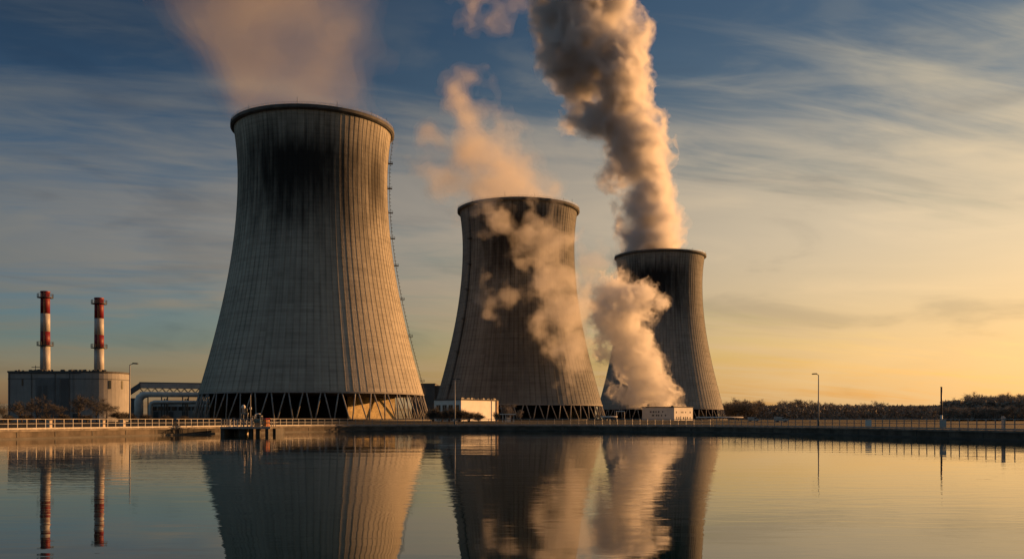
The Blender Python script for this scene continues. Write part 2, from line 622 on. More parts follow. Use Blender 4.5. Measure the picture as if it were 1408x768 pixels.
def railing(path, label, step=1.4):
    t = thing('railing', label, 'railing', (path[len(path) // 2].x, path[len(path) // 2].y, DECK + 0.06), 0, 'railings round the basin')
    off = Vector((t.location.x, t.location.y))
    path = [p - off for p in offset_path(path, 0.22)]
    for nm, z, r in (('top_rail', 1.10, 0.042), ('middle_rail', 0.62, 0.032), ('toe_board', 0.13, 0.0)):
        m = MB()
        if r:
            m.tube([(p.x, p.y, z) for p in path], r, 8)
        else:
            strip(m, path, -0.055, -0.042, 0.03, 0.20)
        m.build(nm, galv, t)
    for p, a in resample(path, step):
        share('post', post_me, t, (p.x, p.y, 0), (0, 0, a))
    return t


railing(EDGE_L[4:] + EDGE_M[1:6], 'galvanised railing along the sunlit left bank, up to the small pump platform', 1.36)
railing(EDGE_M[6:], 'galvanised railing along the far bank below the cooling towers', 1.4)
railing(EDGE_R[:-4], 'galvanised railing along the right bank before the far trees', 1.4)


# ------------------------------------------------------------------ cooling towers
def prof(z, H, zb):
    """outer radius of the shell at height z (all in metres above the tower's base)"""
    k = H / 168.0
    zz = 16 + (z - zb) / (H - zb) * (168 - 16)
    a, z0 = 43.0, 139.0
    b = 110.0 if zz < z0 else 84.0
    return a * math.sqrt(1 + ((zz - z0) / b) ** 2)


def cooling_tower(X, Y, H, zb, label, stains, ladder, base, gold=False):
    rz = -math.atan2(X, Y)
    t = thing('cooling_tower', label, 'cooling tower', (X, Y, DECK), rz, 'hyperbolic cooling towers')
    mt = tower_material('tower_shell', base, stains, H)
    # shell with ribs
    seg = NRIB * 6
    NZ = 56
    depth = [0.12, 0.12, 0.0, 0.0, 0.0, 0.0]
    vs, fs = [], []
    zs = [zb + (H - zb) * i / NZ for i in range(NZ + 1)]
    for z in zs:
        r = prof(z, H, zb)
        for k in range(seg):
            # ribs centred where the material puts its rib lines (a = 0, 2pi/NRIB ...)
            a = 2 * PI * ((k // 6) + (-0.07, 0.07, 0.10, 0.37, 0.63, 0.90)[k % 6]) / NRIB
            rr = r + depth[k % 6]
            vs.append((rr * math.sin(a), -rr * math.cos(a), z))
    n1 = len(vs)
    for i in range(NZ):
        for k in range(seg):
            k2 = (k + 1) % seg
            fs.append((i * seg + k, i * seg + k2, (i + 1) * seg + k2, (i + 1) * seg + k))
    inz = [H, H - 30, H - 70, H - 110, zb]
    for z in inz:
        r = prof(z, H, zb) - 1.0
        for k in range(seg):
            a = 2 * PI * k / seg
            vs.append((r * math.sin(a), -r * math.cos(a), z))
    for i in range(len(inz) - 1):
        for k in range(seg):
            k2 = (k + 1) % seg
            fs.append((n1 + i * seg + k, n1 + i * seg + k2, n1 + (i + 1) * seg + k2, n1 + (i + 1) * seg + k))
    for k in range(seg):
        k2 = (k + 1) % seg
        fs.append((NZ * seg + k, NZ * seg + k2, n1 + k2, n1 + k))
        fs.append((n1 + 4 * seg + k, n1 + 4 * seg + k2, k2, k))
    m = MB(); m.add(vs, fs)
    shell = m.build('shell', mt, t)
    # rim gallery
    rt = prof(H, H, zb)
    m = MB()
    m.lathe([(rt - 1.2, H - 0.4), (rt + 0.6, H - 1.9), (rt + 1.7, H - 1.2), (rt + 1.7, H + 0.5), (rt - 1.2, H + 0.5)], 192, close=True)
    m.build('rim', rimmat, t)
    m = MB()
    for zz in (0.6, 1.15):
        m.tube([((rt + 1.5) * math.sin(2 * PI * k / 96), -(rt + 1.5) * math.cos(2 * PI * k / 96), H + 0.5 + zz) for k in range(97)], 0.06, 4, False)
    for k in range(96):
        a = 2 * PI * k / 96
        m.box(((rt + 1.5) * math.sin(a), -(rt + 1.5) * math.cos(a), H + 1.08), (0.10, 0.10, 1.16), a)
    m.build('rim_railing', galv, t)
    m = MB()
    rnd = random.Random(int(X * 10))
    for a in (-80, -48, -12, 18, 44, 62, 84, 130, 190, 230):
        a = R(a + rnd.uniform(-4, 4))
        h = rnd.uniform(2.2, 3.8)
        m.tube([((rt + 1.2) * math.sin(a), -(rt + 1.2) * math.cos(a), H + 0.5), ((rt + 1.2) * math.sin(a), -(rt + 1.2) * math.cos(a), H + 0.5 + h)], 0.09, 5)
    m.build('lightning_rod', steel, t)
    # V columns
    NV = 44
    rb = prof(zb, H, zb) - 0.6
    rg = rb + (rb - prof(zb + 12, H, zb) + 0.6) * (zb / 12.0) * 0.9 + 0.4
    for k in range(NV):
        for s in (-1, 1):
            aa, ab = 2 * PI * (k + 0.5 + s * 0.07) / NV, 2 * PI * (k + 0.5 + s * 0.42) / NV
            c = MB()
            c.tube([(rb * math.sin(aa), -rb * math.cos(aa), zb + 0.5), (rg * math.sin(ab), -rg * math.cos(ab), 0.4)], 0.37, 8)
            c.build('support_column', conc_col, t, True)
    m = MB()
    rr = prof(zb, H, zb)
    m.lathe([(rr - 2.0, zb - 0.9), (rr + 0.35, zb - 0.9), (rr + 0.35, zb - 0.003), (rr - 2.0, zb - 0.003)], 192, close=True)
    m.build('ring_beam', conc_col, t)
    m = MB()
    m.lathe([(rg - 1.6, -0.3), (rg + 1.2, -0.3), (rg + 1.2, 0.75), (rg - 1.6, 0.75)], 128, close=True)
    m.build('foundation_ring', conc_dark, t)
    # inside: fill deck above the rain space, and a baffle wall that the low sun reaches
    m = MB()
    m.lathe([(0.0, zb - 0.6), (rb - 3.5, zb - 0.6), (rb - 3.5, zb + 3.0), (0.0, zb + 3.0)], 96)
    m.build('fill_deck', mat('fill_pack', (0.03, 0.03, 0.032), 0.9, 0.2, 0.3), t)
    m = MB()
    wa = R(34)
    d = Vector((math.cos(wa), math.sin(wa)))
    q0, q1 = rb * (0.38 if gold else 0.75), rb * 0.95
    m.box((d.x * (q0 + q1) / 2, d.y * (q0 + q1) / 2, (zb - 0.6) / 2), (q1 - q0, 0.5, zb - 0.8), wa)
    m.build('baffle_wall', mat('baffle_concrete', (0.68, 0.54, 0.30), 0.85, 0.25, 0.4, streak=0.5), t)
    m = MB()  # dark backing added to block the sky seen between the columns
    arc = []
    for k in range(33):
        a = R((126 if gold else 96) + (265 - (126 if gold else 96)) * k / 32)
        arc.append((math.sin(a), -math.cos(a)))
    rr_ = rb * 0.93
    vs = [(x * q, y * q, z) for z in (0.0, zb - 0.62) for q in (rr_, rr_ - 0.5) for x, y in arc]
    n = 33
    fs = []
    for k in range(n - 1):
        for (p0, p1) in ((0, 2), (2, 3), (3, 1), (1, 0)):
            fs.append((p0 * n + k, p0 * n + k + 1, p1 * n + k + 1, p1 * n + k))
    m.add(vs, fs)
    m.build('dark_backing', mat('backing_dark', (0.07, 0.075, 0.08), 0.9, 0.2, 0.4), t)
    # caged ladder
    la, heights = ladder
    m = MB()
    for s in (-1, 1):
        pts = []
        for i in range(29):
            z = zb + (H - 1.5 - zb) * i / 28
            r = prof(z, H, zb) + 1.25
            a = la + s * 0.42 / r
            pts.append((r * math.sin(a), -r * math.cos(a), z))
        m.tube(pts, 0.13, 5)
    nr = int((H - zb) / 2.2)
    for i in range(nr):
        z = zb + (H - 2 - zb) * (i + 0.5) / nr
        r = prof(z, H, zb) + 1.25
        c = Vector((r * math.sin(la), -r * math.cos(la), z))
        tv = Vector((math.cos(la), math.sin(la), 0))
        nv = Vector((math.sin(la), -math.cos(la), 0))
        hoop = [c + tv * 0.42 * math.cos(q) + nv * 0.8 * math.sin(q) for q in np.linspace(0, PI, 6)]
        m.tube(hoop, 0.09, 4)
        m.tube([c - tv * 0.42, c + tv * 0.42], 0.05, 4)
        if i % 4 == 0:
            m.tube([c, c - nv * 1.2], 0.07, 4)
    lad = m.build('ladder', steel, t)
    for z in heights:
        p = MB()
        r = prof(z, H, zb)
        c = (r + 1.5)
        a = la
        cx, cy = c * math.sin(a), -c * math.cos(a)
        p.box((cx, cy, z), (2.6, 2.8, 0.18), a)
        for sx in (-1.2, 1.2):
            for sy in (-1.3, 1.3):
                ox = sx * math.cos(a) - sy * math.sin(a)
                oy = sx * math.sin(a) + sy * math.cos(a)
                p.box((cx + ox, cy + oy, z + 0.6), (0.09, 0.09, 1.2), a)
        for zz in (0.6, 1.15):
            for (bx, by, w, h) in ((0, -1.3, 2.4, 0.08), (0, 1.3, 2.4, 0.08), (-1.2, 0, 0.08, 2.6), (1.2, 0, 0.08, 2.6)):
                ox = bx * math.cos(a) - by * math.sin(a)
                oy = bx * math.sin(a) + by * math.cos(a)
                p.box((cx + ox, cy + oy, z + zz), (w, h, 0.08), a)
        p.build('platform', steel, lad)
    return t


def ladder_heights(rows, Y):
    return [EYE + (HOR - v) / F * Y - DECK for v in rows]


BASE_C = (0.35, 0.33, 0.285)
T1 = (-117.0, 549.3)
T2 = (5.0, 720.0)
T3 = (153.8, 967.0)
cooling_tower(*T1, 170.5, 15.6, 'largest and nearest cooling tower, soot below its rim, right side sunlit',
              [(-0.15, 1.25, 142, 22, 42, 0.96), (0.95, 0.36, 138, 26, 30, 0.85)],
              (R(87), ladder_heights((218, 253, 287, 323, 361, 408, 460, 523), 545)), BASE_C, True)
cooling_tower(*T2, 161.0, 11.6, 'middle cooling tower half veiled by drifting steam, dark ladder on its left',
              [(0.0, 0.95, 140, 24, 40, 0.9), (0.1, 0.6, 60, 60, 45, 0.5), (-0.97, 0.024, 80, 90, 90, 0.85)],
              (R(-55), ladder_heights((330, 365, 400, 440, 485, 530), 700)), (0.195, 0.195, 0.185))
cooling_tower(*T3, 168.5, 11.2, 'farthest cooling tower with dense billowing steam rising from its top',
              [(-0.08, 1.15, 142, 21, 42, 0.97)],
              (R(120), ladder_heights((400, 450, 500), 1000)), (0.255, 0.255, 0.24))

# ------------------------------------------------------------------ steam
rng = None


def band_noise(shape, vox, size):
    """smooth random field with features about `size` metres across, mean 0, sigma 1"""
    k = [np.fft.fftfreq(n, vox) for n in shape[:2]] + [np.fft.rfftfreq(shape[2], vox)]
    k2 = k[0][:, None, None] ** 2 + k[1][None, :, None] ** 2 + k[2][None, None, :] ** 2
    f0 = 1.0 / size
    filt = np.exp(-((np.sqrt(k2) - f0) / (0.45 * f0)) ** 2)
    w = np.fft.rfftn(rng.standard_normal(shape))
    q = np.fft.irfftn(w * filt, s=shape)
    return q / q.std()


def surface_nets(fld, origin, vox, iso=0.0):
    """closed mesh of fld > iso"""
    f = np.pad(fld - iso, 1, constant_values=-1.0)
    ins = f > 0
    c = np.zeros(np.array(f.shape) - 1, int)
    corners = [(i, j, k) for i in (0, 1) for j in (0, 1) for k in (0, 1)]
    nx, ny, nz = c.shape

    def sh(a, o):
        return a[o[0]:o[0] + nx, o[1]:o[1] + ny, o[2]:o[2] + nz]
    for o in corners:
        c += sh(ins, o)
    act = (c > 0) & (c < 8)
    idx = -np.ones(c.shape, int)
    idx[act] = np.arange(act.sum())
    acc = np.zeros((act.sum(), 3)); cnt = np.zeros(act.sum())
    vals = {o: sh(f, o)[act] for o in corners}
    for o in corners:
        for ax in range(3):
            if o[ax] == 0:
                p = list(o); p[ax] = 1; p = tuple(p)
                a, b = vals[o], vals[p]
                cr = (a > 0) != (b > 0)
                tt = np.where(cr, a / np.where(cr, a - b, 1), 0)
                pos = np.zeros((len(a), 3)) + np.array(o, float)
                pos[:, ax] += tt
                acc += pos * cr[:, None]; cnt += cr
    verts = acc / cnt[:, None] + np.argwhere(act)
    verts = (verts - 1) * vox + np.array(origin)
    quads = []
    for ax in range(3):
        b, d = [(1, 2), (2, 0), (0, 1)][ax]
        sl0 = [slice(1, None)] * 3; sl0[ax] = slice(0, -1)
        sl1 = [slice(1, None)] * 3; sl1[ax] = slice(1, None)
        # edge between grid nodes n and n+ax, where both other coords are interior
        A = ins[tuple(slice(1, -1) if q != ax else slice(0, -1) for q in range(3))]
        B = ins[tuple(slice(1, -1) if q != ax else slice(1, None) for q in range(3))]
        for flip in (False, True):
            e = np.argwhere((A & ~B) if not flip else (B & ~A))
            if not len(e):
                continue
            base = e.copy()
            for q in range(3):
                if q != ax:
                    base[:, q] += 1
            def cell(db, dd):
                p = base.copy(); p[:, b] += db; p[:, d] += dd
                return idx[p[:, 0], p[:, 1], p[:, 2]]
            q4 = np.stack([cell(-1, -1), cell(0, -1), cell(0, 0), cell(-1, 0)], 1)
            quads.append(q4[:, ::-1] if flip else q4)
    return verts, np.concatenate(quads)


def steam_mat(name, dens, aniso=0.35, col=(1, 1, 1)):
    m = bpy.data.materials.new(name)
    m.use_nodes = True
    t = NT(m.node_tree)
    t.n.clear()
    out = t.add('ShaderNodeOutputMaterial')
    v = t.add('ShaderNodeVolumePrincipled')
    v.inputs['Color'].default_value = (*col, 1)
    v.inputs['Density'].default_value = dens
    v.inputs['Anisotropy'].default_value = aniso
    t.l.new(v.outputs[0], out.inputs['Volume'])
    return m


def plume(name, label, D, blobs, vox, octs, shells, squash=1.0, depth_jit=0.3, color=(0.90, 0.90, 0.91), seed=11):
    """blobs: photo column, photo row, radius in photo pixels at distance D (scaled to metres here).
    octs: (feature size, amplitude, billow) noise. shells: (inset in metres, density) nested bodies of steam."""
    global rng
    rng = np.random.default_rng(seed)
    s = D / F
    jr = random.Random(len(blobs) * 7 + int(D))
    cs = [(px(u, D), D + jr.uniform(-1, 1) * depth_jit * r * s, pz(v, D), r * s) for u, v, r in blobs]
    amp = sum(a for _, a, _ in octs)
    pad = amp * 1.4 + 2 * vox
    lo = np.array([min(c[i] - c[3] for c in cs) for i in range(3)]) - pad
    hi = np.array([max(c[i] + c[3] for c in cs) for i in range(3)]) + pad
    lo[2] = max(lo[2], DECK + 0.4)
    shape = tuple(int(math.ceil((hi[i] - lo[i]) / vox)) + 1 for i in range(3))
    X, Y, Z = np.meshgrid(*[lo[i] + vox * np.arange(shape[i]) for i in range(3)], indexing='ij', sparse=True)
    acc = np.zeros(shape)
    kk = 0.16 / max(vox, 0.5)
    fld = np.full(shape, -1e3)
    for x, y, z, r in cs:
        d = r - np.sqrt((X - x) ** 2 + ((Y - y) / squash) ** 2 + (Z - z) ** 2)
        fld = np.maximum(fld, d) + np.log1p(np.exp(-np.abs(fld - d) / (0.18 * r))) * (0.18 * r) * 0.6
    for size, a, bil in octs:
        q = band_noise(shape, vox, size)
        if bil:
            q = (0.8 - np.abs(q)) * 1.3
        fld = fld + a * q
    # keep only the bodies of steam that hold one of the blobs (no stray scraps)
    keep = np.zeros(shape, bool)
    body = fld > shells[0][0]
    for x, y, z, r in cs:
        g = [int(round((q - lo[i]) / vox)) for i, q in enumerate((x, y, z))]
        if all(0 <= g[i] < shape[i] for i in range(3)):
            h = max(1, int(0.35 * r / vox))
            keep[tuple(slice(max(0, g[i] - h), g[i] + h + 1) for i in range(3))] = True
    keep &= body
    n = -1
    while keep.sum() != n:
        n = keep.sum()
        for _ in range(4):
            for ax in range(3):
                a = [slice(None)] * 3; b = [slice(None)] * 3
                a[ax], b[ax] = slice(1, None), slice(None, -1)
                up = keep[tuple(b)].copy()
                dn = keep[tuple(a)].copy()
                keep[tuple(a)] |= up
                keep[tuple(b)] |= dn
            keep &= body
    fld = np.where(keep | ~body, fld, shells[0][0] - 1.0)
    root = None
    for i, (inset, dens) in enumerate(shells):
        v, f = surface_nets(fld, lo, vox, inset)
        me = bpy.data.meshes.new(name if i == 0 else 'dense_core')
        me.from_pydata(v.tolist(), [], f.tolist())
        me.materials.append(steam_mat(name, dens, 0.35, color))
        o = bpy.data.objects.new(name if i == 0 else 'dense_core', me)
        C.objects.link(o)
        if i == 0:
            root = tag(o, label, 'steam plume', 'steam plumes')
        else:
            o.parent = root
    return root


plume('steam_plume', 'thick sunlit column of billowing steam leaving the farthest cooling tower', 967,
      [(866, 348, 20), (872, 322, 20), (866, 300, 18), (903, 352, 46), (898, 330, 44), (893, 305, 40), (893, 278, 37), (890, 252, 36), (886, 228, 38), (878, 204, 42), (868, 182, 46),
       (848, 164, 38), (818, 160, 31), (794, 156, 22), (858, 142, 42), (842, 120, 44), (808, 92, 50), (766, 88, 30), (850, 80, 40), (872, 62, 28), (880, 45, 20), (870, 92, 22),
       (795, 58, 52), (770, 30, 46), (838, 28, 36), (775, 0, 48), (828, -4, 40), (780, -40, 58), (720, -60, 46), (840, 236, 15), (838, 258, 13), (845, 285, 12)],
      1.6, [(60, 3.5, False), (32, 6.2, True), (15, 2.5, True), (7, 0.9, False)], [(2.6, 0.026), (6.5, 0.05), (12.0, 0.10)], color=(0.93, 0.93, 0.95), seed=8)
plume('steam_plume', 'thin brownish steam drifting up from the nearest cooling tower', 549,
      [(430, 160, 58), (428, 135, 72), (420, 105, 80), (408, 75, 86), (390, 45, 92), (370, 15, 98), (350, -20, 104), (330, -60, 110), (312, -110, 112)],
      2.0, [(60, 8.0, False), (26, 2.5, False), (12, 0.8, False)], [(-7.0, 0.0012), (2.0, 0.0017), (11.0, 0.0028)], color=(0.76, 0.73, 0.62))
plume('steam_plume', 'ragged tan steam leaning left off the middle cooling tower', 739,
      [(706, 292, 52), (698, 270, 52), (684, 248, 48), (668, 225, 44), (655, 202, 38), (645, 180, 30), (640, 155, 24), (634, 130, 20), (630, 118, 14), (612, 240, 26), (606, 205, 20), (650, 4, 20), (672, -8, 24), (700, -26, 30)],
      1.6, [(36, 7.0, False), (16, 3.4, False), (8, 1.0, False)], [(-5.0, 0.0048), (2.0, 0.009), (10.0, 0.014)], color=(0.84, 0.82, 0.80))
plume('steam_plume', 'torn wisps of steam drifting across the face of the middle cooling tower', 655,
      [(752, 334, 26), (724, 328, 20), (694, 304, 17), (668, 292, 15), (770, 330, 16), (748, 352, 24), (757, 385, 28), (768, 418, 30), (774, 448, 27), (778, 478, 20), (786, 504, 13), (795, 524, 6),
       (746, 440, 14), (798, 425, 22), (796, 395, 20), (792, 455, 20), (672, 400, 8), (677, 412, 11), (683, 426, 9), (690, 404, 8), (735, 300, 15)],
      0.9, [(26, 4.6, False), (12, 2.6, False), (5.5, 1.2, False), (2.6, 0.5, False)], [(-2.0, 0.007), (0.8, 0.012), (3.6, 0.018)], color=(0.88, 0.87, 0.87), seed=31)
plume('steam_plume', 'bright burst of steam erupting from behind the small white building', 830,
      [(934, 559, 8), (920, 551, 15), (904, 539, 22), (890, 522, 27), (877, 502, 31), (868, 480, 30), (861, 458, 30), (852, 437, 29), (868, 411, 23), (888, 410, 20), (903, 416, 13), (850, 408, 27), (838, 430, 26),
       (836, 400, 18), (838, 460, 20), (836, 485, 14), (846, 515, 12), (852, 535, 9), (860, 548, 9), (872, 545, 13)],
      0.9, [(26, 3.0, False), (13, 3.8, True), (6.5, 2.1, True), (3.2, 0.7, False)], [(-0.6, 0.03), (2.5, 0.08)])
plume('steam_plume', 'pale steam haze hanging between the middle and farthest cooling towers', 815,
      [(818, 400, 28), (808, 430, 28), (802, 380, 24), (815, 460, 22), (790, 410, 22), (830, 430, 26), (820, 370, 18)],
      1.8, [(30, 6.0, False), (14, 3.0, False)], [(-3.0, 0.005), (4.0, 0.008)])


# ------------------------------------------------------------------ chimneys and boiler house
def boiler_house():
    D = 372.0
    x0, x1 = px(11, D), px(156, D)
    zt = pz(512, D) - DECK
    dep = 26.0
    t = thing('boiler_house', 'grey boiler house with a rounded end, carrying two striped chimneys', 'building', ((x0 + x1) / 2, D, DECK))
    hw = (x1 - x0) / 2
    rr = 13.0
    poly = [(-hw, 0), ]
    for k in range(25):
        a = -PI / 2 + PI * k / 24
        poly.append((hw - rr + rr * math.cos(a), rr + rr * math.sin(a)))
    poly += [(-hw, dep)]
    m = MB(); m.prism(poly, 0, zt); m.build('wall', grey_clad, t)
    c = Vector((0, dep / 2))
    big = [tuple(c + (Vector(p) - c) * 1.012) for p in poly]
    m = MB(); m.prism(big, zt + 0.003, zt + 0.7); rf = m.build('roof', roof_m, t)
    band = [tuple(c + (Vector(p) - c) * 1.004) for p in poly]
    m = MB(); m.prism(band, zt - 2.6, zt - 2.3); m.build('wall_band', dark_clad, t)
    m = MB()
    rnd = random.Random(3)
    for i in range(44):
        x = rnd.uniform(-hw + 1, hw - 3)
        m.box((x, rnd.uniform(1, 4), zt + 0.95), (rnd.uniform(0.3, 1.4), 0.5, rnd.uniform(0.3, 0.9)))
    m.tube([(-hw + 10, 2, zt + 0.7), (-hw + 10, 2, zt + 3)], 0.12, 6)
    m.tube([(-hw + 8.4, 2, zt + 2.3), (-hw + 11.8, 2, zt + 2.3)], 0.12, 6)
    m.build('roof_vent', steel, rf)
    # recessed cladding fields
    def fld(u0, u1, v0, v1, mt, nm):
        a, b = px(u0, D) - t.location.x, px(u1, D) - t.location.x
        q = MB(); q.box(((a + b) / 2, -0.06, (pz(v0, D) + pz(v1, D)) / 2 - DECK), (b - a, 0.12, pz(v0, D) - pz(v1, D)))
        return q.build(nm, mt, t)
    fld(49, 82, 519, 575, mat('blue_grey_cladding', (0.15, 0.16, 0.17), 0.7, 0.15, 0.2, streak=0.3), 'cladding_panel')
    fld(83, 94.5, 519.5, 575, dark_clad, 'door')
    fld(30, 32, 520, 530, glass_d, 'window')
    for u0, u1 in ((52, 57), (60, 65)):
        q = fld(u0, u1, 530, 570, dark_clad, 'louvre')
        q.location.y = -0.12
    for xx in (-hw + 0.6, -hw + 9.5, -2.2, 3.6):
        q = MB(); q.tube([(xx, -0.16, 0.1), (xx, -0.16, zt - 0.3)], 0.11, 6); q.build('down_pipe', steel, t)
    q = MB()
    for sx in (-0.25, 0.25):
        q.tube([(5.2 + sx, -0.35, 0.2), (5.2 + sx, -0.35, zt + 1.4)], 0.05, 4)
    for k in range(24):
        q.tube([(4.95, -0.35, 0.6 + k * 0.8), (5.45, -0.35, 0.6 + k * 0.8)], 0.035, 4)
    q.build('ladder', steel, t)
    q = MB(); q.tube([(-hw + 0.2, -0.3, zt - 0.1), (hw - rr, -0.3, zt - 0.1)], 0.16, 6); q.build('gutter', steel, t)
    q = MB(); q.box((6.5, -0.09, 1.6), (3.2, 0.18, 3.2)); q.build('door', steel, t)
    for a in (-42, -16):
        a = R(a)
        q = MB(); q.box((hw - rr + (rr + 0.03) * math.cos(a), rr + (rr + 0.03) * math.sin(a), zt - 4.6), (0.16, 1.0, 3.4), a)
        q.build('window', glass_d, t)
    return D, zt


BD, BZ = boiler_house()


def chimney(u, D, vtop, label):
    zb = DECK + BZ + 0.7
    X = px(u, D)
    t = thing('chimney', label, 'chimney', (X, D, zb), 0, 'striped chimneys on the boiler house')
    H = pz(vtop, D) - zb
    r0, r1 = 1.95, 1.78
    rad = lambda q: r0 + (r1 - r0) * q
    cuts = [0.0, 0.345, 0.62, 0.83, 1.0] if False else [0.0, 0.335, 0.51, 0.735, 1.0]
    for i, mt in enumerate((white_p, red_p, white_p, red_p)):
        a, b = cuts[i], cuts[i + 1]
        m = MB()
        m.lathe([(rad(a), a * H), (rad(b), b * H - 0.003)], 32)
        o = m.build('flue_section', mt, t)
        o.data.polygons.foreach_set('use_smooth', [len(p.vertices) == 4 for p in o.data.polygons])
    m = MB(); m.lathe([(r1 - 0.02, H), (r1 + 0.12, H), (r1 + 0.12, H + 0.5), (r1 - 0.4, H + 0.5)], 32, close=True); m.build('cap', red_p, t)
    for q in (0.335, 0.935):
        m = MB()
        r = rad(q)
        z = q * H
        m.lathe([(r + 0.01, z - 0.1), (r + 1.3, z - 0.1), (r + 1.3, z + 0.1), (r + 0.01, z + 0.1)], 32, close=True)
        for zz in (0.75, 1.5):
            m.tube([((r + 1.25) * math.cos(2 * PI * k / 24), (r + 1.25) * math.sin(2 * PI * k / 24), z + zz) for k in range(25)], 0.07, 4, False)
        for k in range(12):
            a = 2 * PI * k / 12
            m.box(((r + 1.25) * math.cos(a), (r + 1.25) * math.sin(a), z + 0.8), (0.12, 0.12, 1.5), a)
        m.build('gallery', steel, t)
    m = MB()
    for s in (-0.25, 0.25):
        m.tube([(s + 0.6, -r0 - 0.25, 0), (s + 0.6, -r1 - 0.25, H)], 0.05, 4)
    m.build('ladder', steel, t)


chimney(62.2, 384, 402, 'red and white chimney nearer the left end of the boiler house roof')
chimney(136.2, 386, 411, 'red and white chimney at the rounded end of the boiler house roof')


# ------------------------------------------------------------------ conveyor gallery, ducts, low plant
PLANT = 1.42        # the conveyor yard is larger and stands farther off than the boiler house


def conveyor():
    D = 430.0
    X0 = px(190, D)
    t = thing('conveyor_gallery', 'raised conveyor gallery with a sloping end beside the boiler house', 'conveyor', (X0 * PLANT, D * PLANT, DECK))
    t.scale = (PLANT, PLANT, PLANT)
    z1, z0 = pz(527, D) - DECK, pz(534, D) - DECK
    Lx = px(288, D) - X0
    # long run goes right and away
    dirv = Vector((Lx, 14.0))
    ang = math.atan2(dirv.y, dirv.x)
    L = dirv.length
    m = MB(); m.box((dirv.x / 2, dirv.y / 2 + 2, (z0 + z1) / 2), (L, 4.6, z1 - z0), ang); m.build('gallery', mat('sunlit_grey_cladding', (0.58, 0.53, 0.51), 0.7, 0.12, 0.2, streak=0.3), t)  # cladding made paler, grazing sun put into the colour
    m = MB(); m.box((dirv.x / 2, dirv.y / 2 + 2, z1 + 0.2), (L + 0.6, 5.2, 0.35), ang); m.build('roof', grey_clad, t)
    # truss below
    m = MB()
    zt, zl = z0 - 0.05, pz(540, D) - DECK
    for side in (-2.0, 2.0):
        off = Vector((-dirv.y, dirv.x)).normalized() * side
        a = Vector((off.x, off.y + 2, 0)); b = a + Vector((dirv.x, dirv.y, 0))
        m.tube([a + Vector((0, 0, zl)), b + Vector((0, 0, zl))], 0.22, 5)
        n = 22
        for i in range(n):
            p, q = a.lerp(b, i / n), a.lerp(b, (i + 1) / n)
            m.tube([p + Vector((0, 0, zl if i % 2 else zt)), q + Vector((0, 0, zt if i % 2 else zl))], 0.13, 4)
    m.build('truss', steel, t)
    for f in (0.06, 0.30, 0.56, 0.80):
        m = MB()
        c = Vector((dirv.x * f, dirv.y * f + 2))
        for s in (-1.6, 1.6):
            m.box((c.x + s * 0.5, c.y + s, zl / 2), (0.5, 0.5, zl), ang)
        m.build('trestle', steel, t)
    # sloping end section
    p0, p1 = Vector((px(157, D) - X0, -2, pz(556, D) - DECK)), Vector((0.5, 1.6, (z0 + z1) / 2 + 0.1))
    m = MB()
    d = (p1 - p0)
    side = Vector((-d.y, d.x, 0)).normalized() * 2.4
    up = Vector((0, 0, 1.0))
    vs = []
    for p in (p0, p1):
        vs += [p - side - up * 1.3, p + side - up * 1.3, p + side + up * 1.3, p - side + up * 1.3]
    m.add(vs, [(3, 2, 1, 0), (4, 5, 6, 7), (0, 1, 5, 4), (1, 2, 6, 5), (2, 3, 7, 6), (3, 0, 4, 7)])
    m.build('incline', mat('blue_grey_cladding', (0.15, 0.16, 0.17)), t)
    m = MB()
    m.prism([(px(160, D) - X0, -1), (px(188, D) - X0, -1), (px(188, D) - X0, 5), (px(160, D) - X0, 5)], 0, pz(563, D) - DECK)
    m.prism([(px(172, D) - X0, -0.5), (px(187, D) - X0, -0.5), (px(187, D) - X0, 4.5), (px(172, D) - X0, 4.5)], pz(563, D) - DECK + 0.003, pz(548, D) - DECK)
    m.build('transfer_house', dark_clad, t)


def ducts():
    D = 415.0
    X0 = px(194, D)
    t = thing('flue_duct', 'large pale duct that bends up and runs under the conveyor gallery', 'duct', (X0 * PLANT, D * PLANT, DECK))
    t.scale = (PLANT, PLANT, PLANT)
    za, zb2 = pz(568, D) - DECK, pz(543, D) - DECK
    m = MB()
    m.tube([(-1.0, 0, 0.05), (-1.0, 0, zb2 - 3), (-0.6, 0.2, zb2 - 1.4), (0.8, 0.4, zb2 - 0.3), (3.0, 0.6, zb2), (34, 8, zb2)], [1.9, 1.9, 1.8, 1.6, 1.2, 1.0], 14)
    m.build('main_duct', pipe_w, t, True)
    m = MB()
    m.tube([(4.6, -1.0, 0.05), (4.6, -1.0, zb2 - 5.0), (5.0, -1.0, zb2 - 3.9), (6.3, -0.9, zb2 - 3.3), (34, 6, zb2 - 3.3)], [0.9, 0.9, 0.9, 0.75, 0.6], 12)
    m.build('return_duct', pipe_w, t, True)
    for x in (9.5, 18, 27):
        m = MB()
        m.box((x, x * 0.24 + 3.2, (zb2 - 1.6) / 2), (0.5, 0.5, zb2 - 1.6))
        m.box((x, x * 0.24 + 0.5, (zb2 - 1.8) / 2), (0.45, 0.45, zb2 - 1.8))
        m.build('trestle', steel, t)


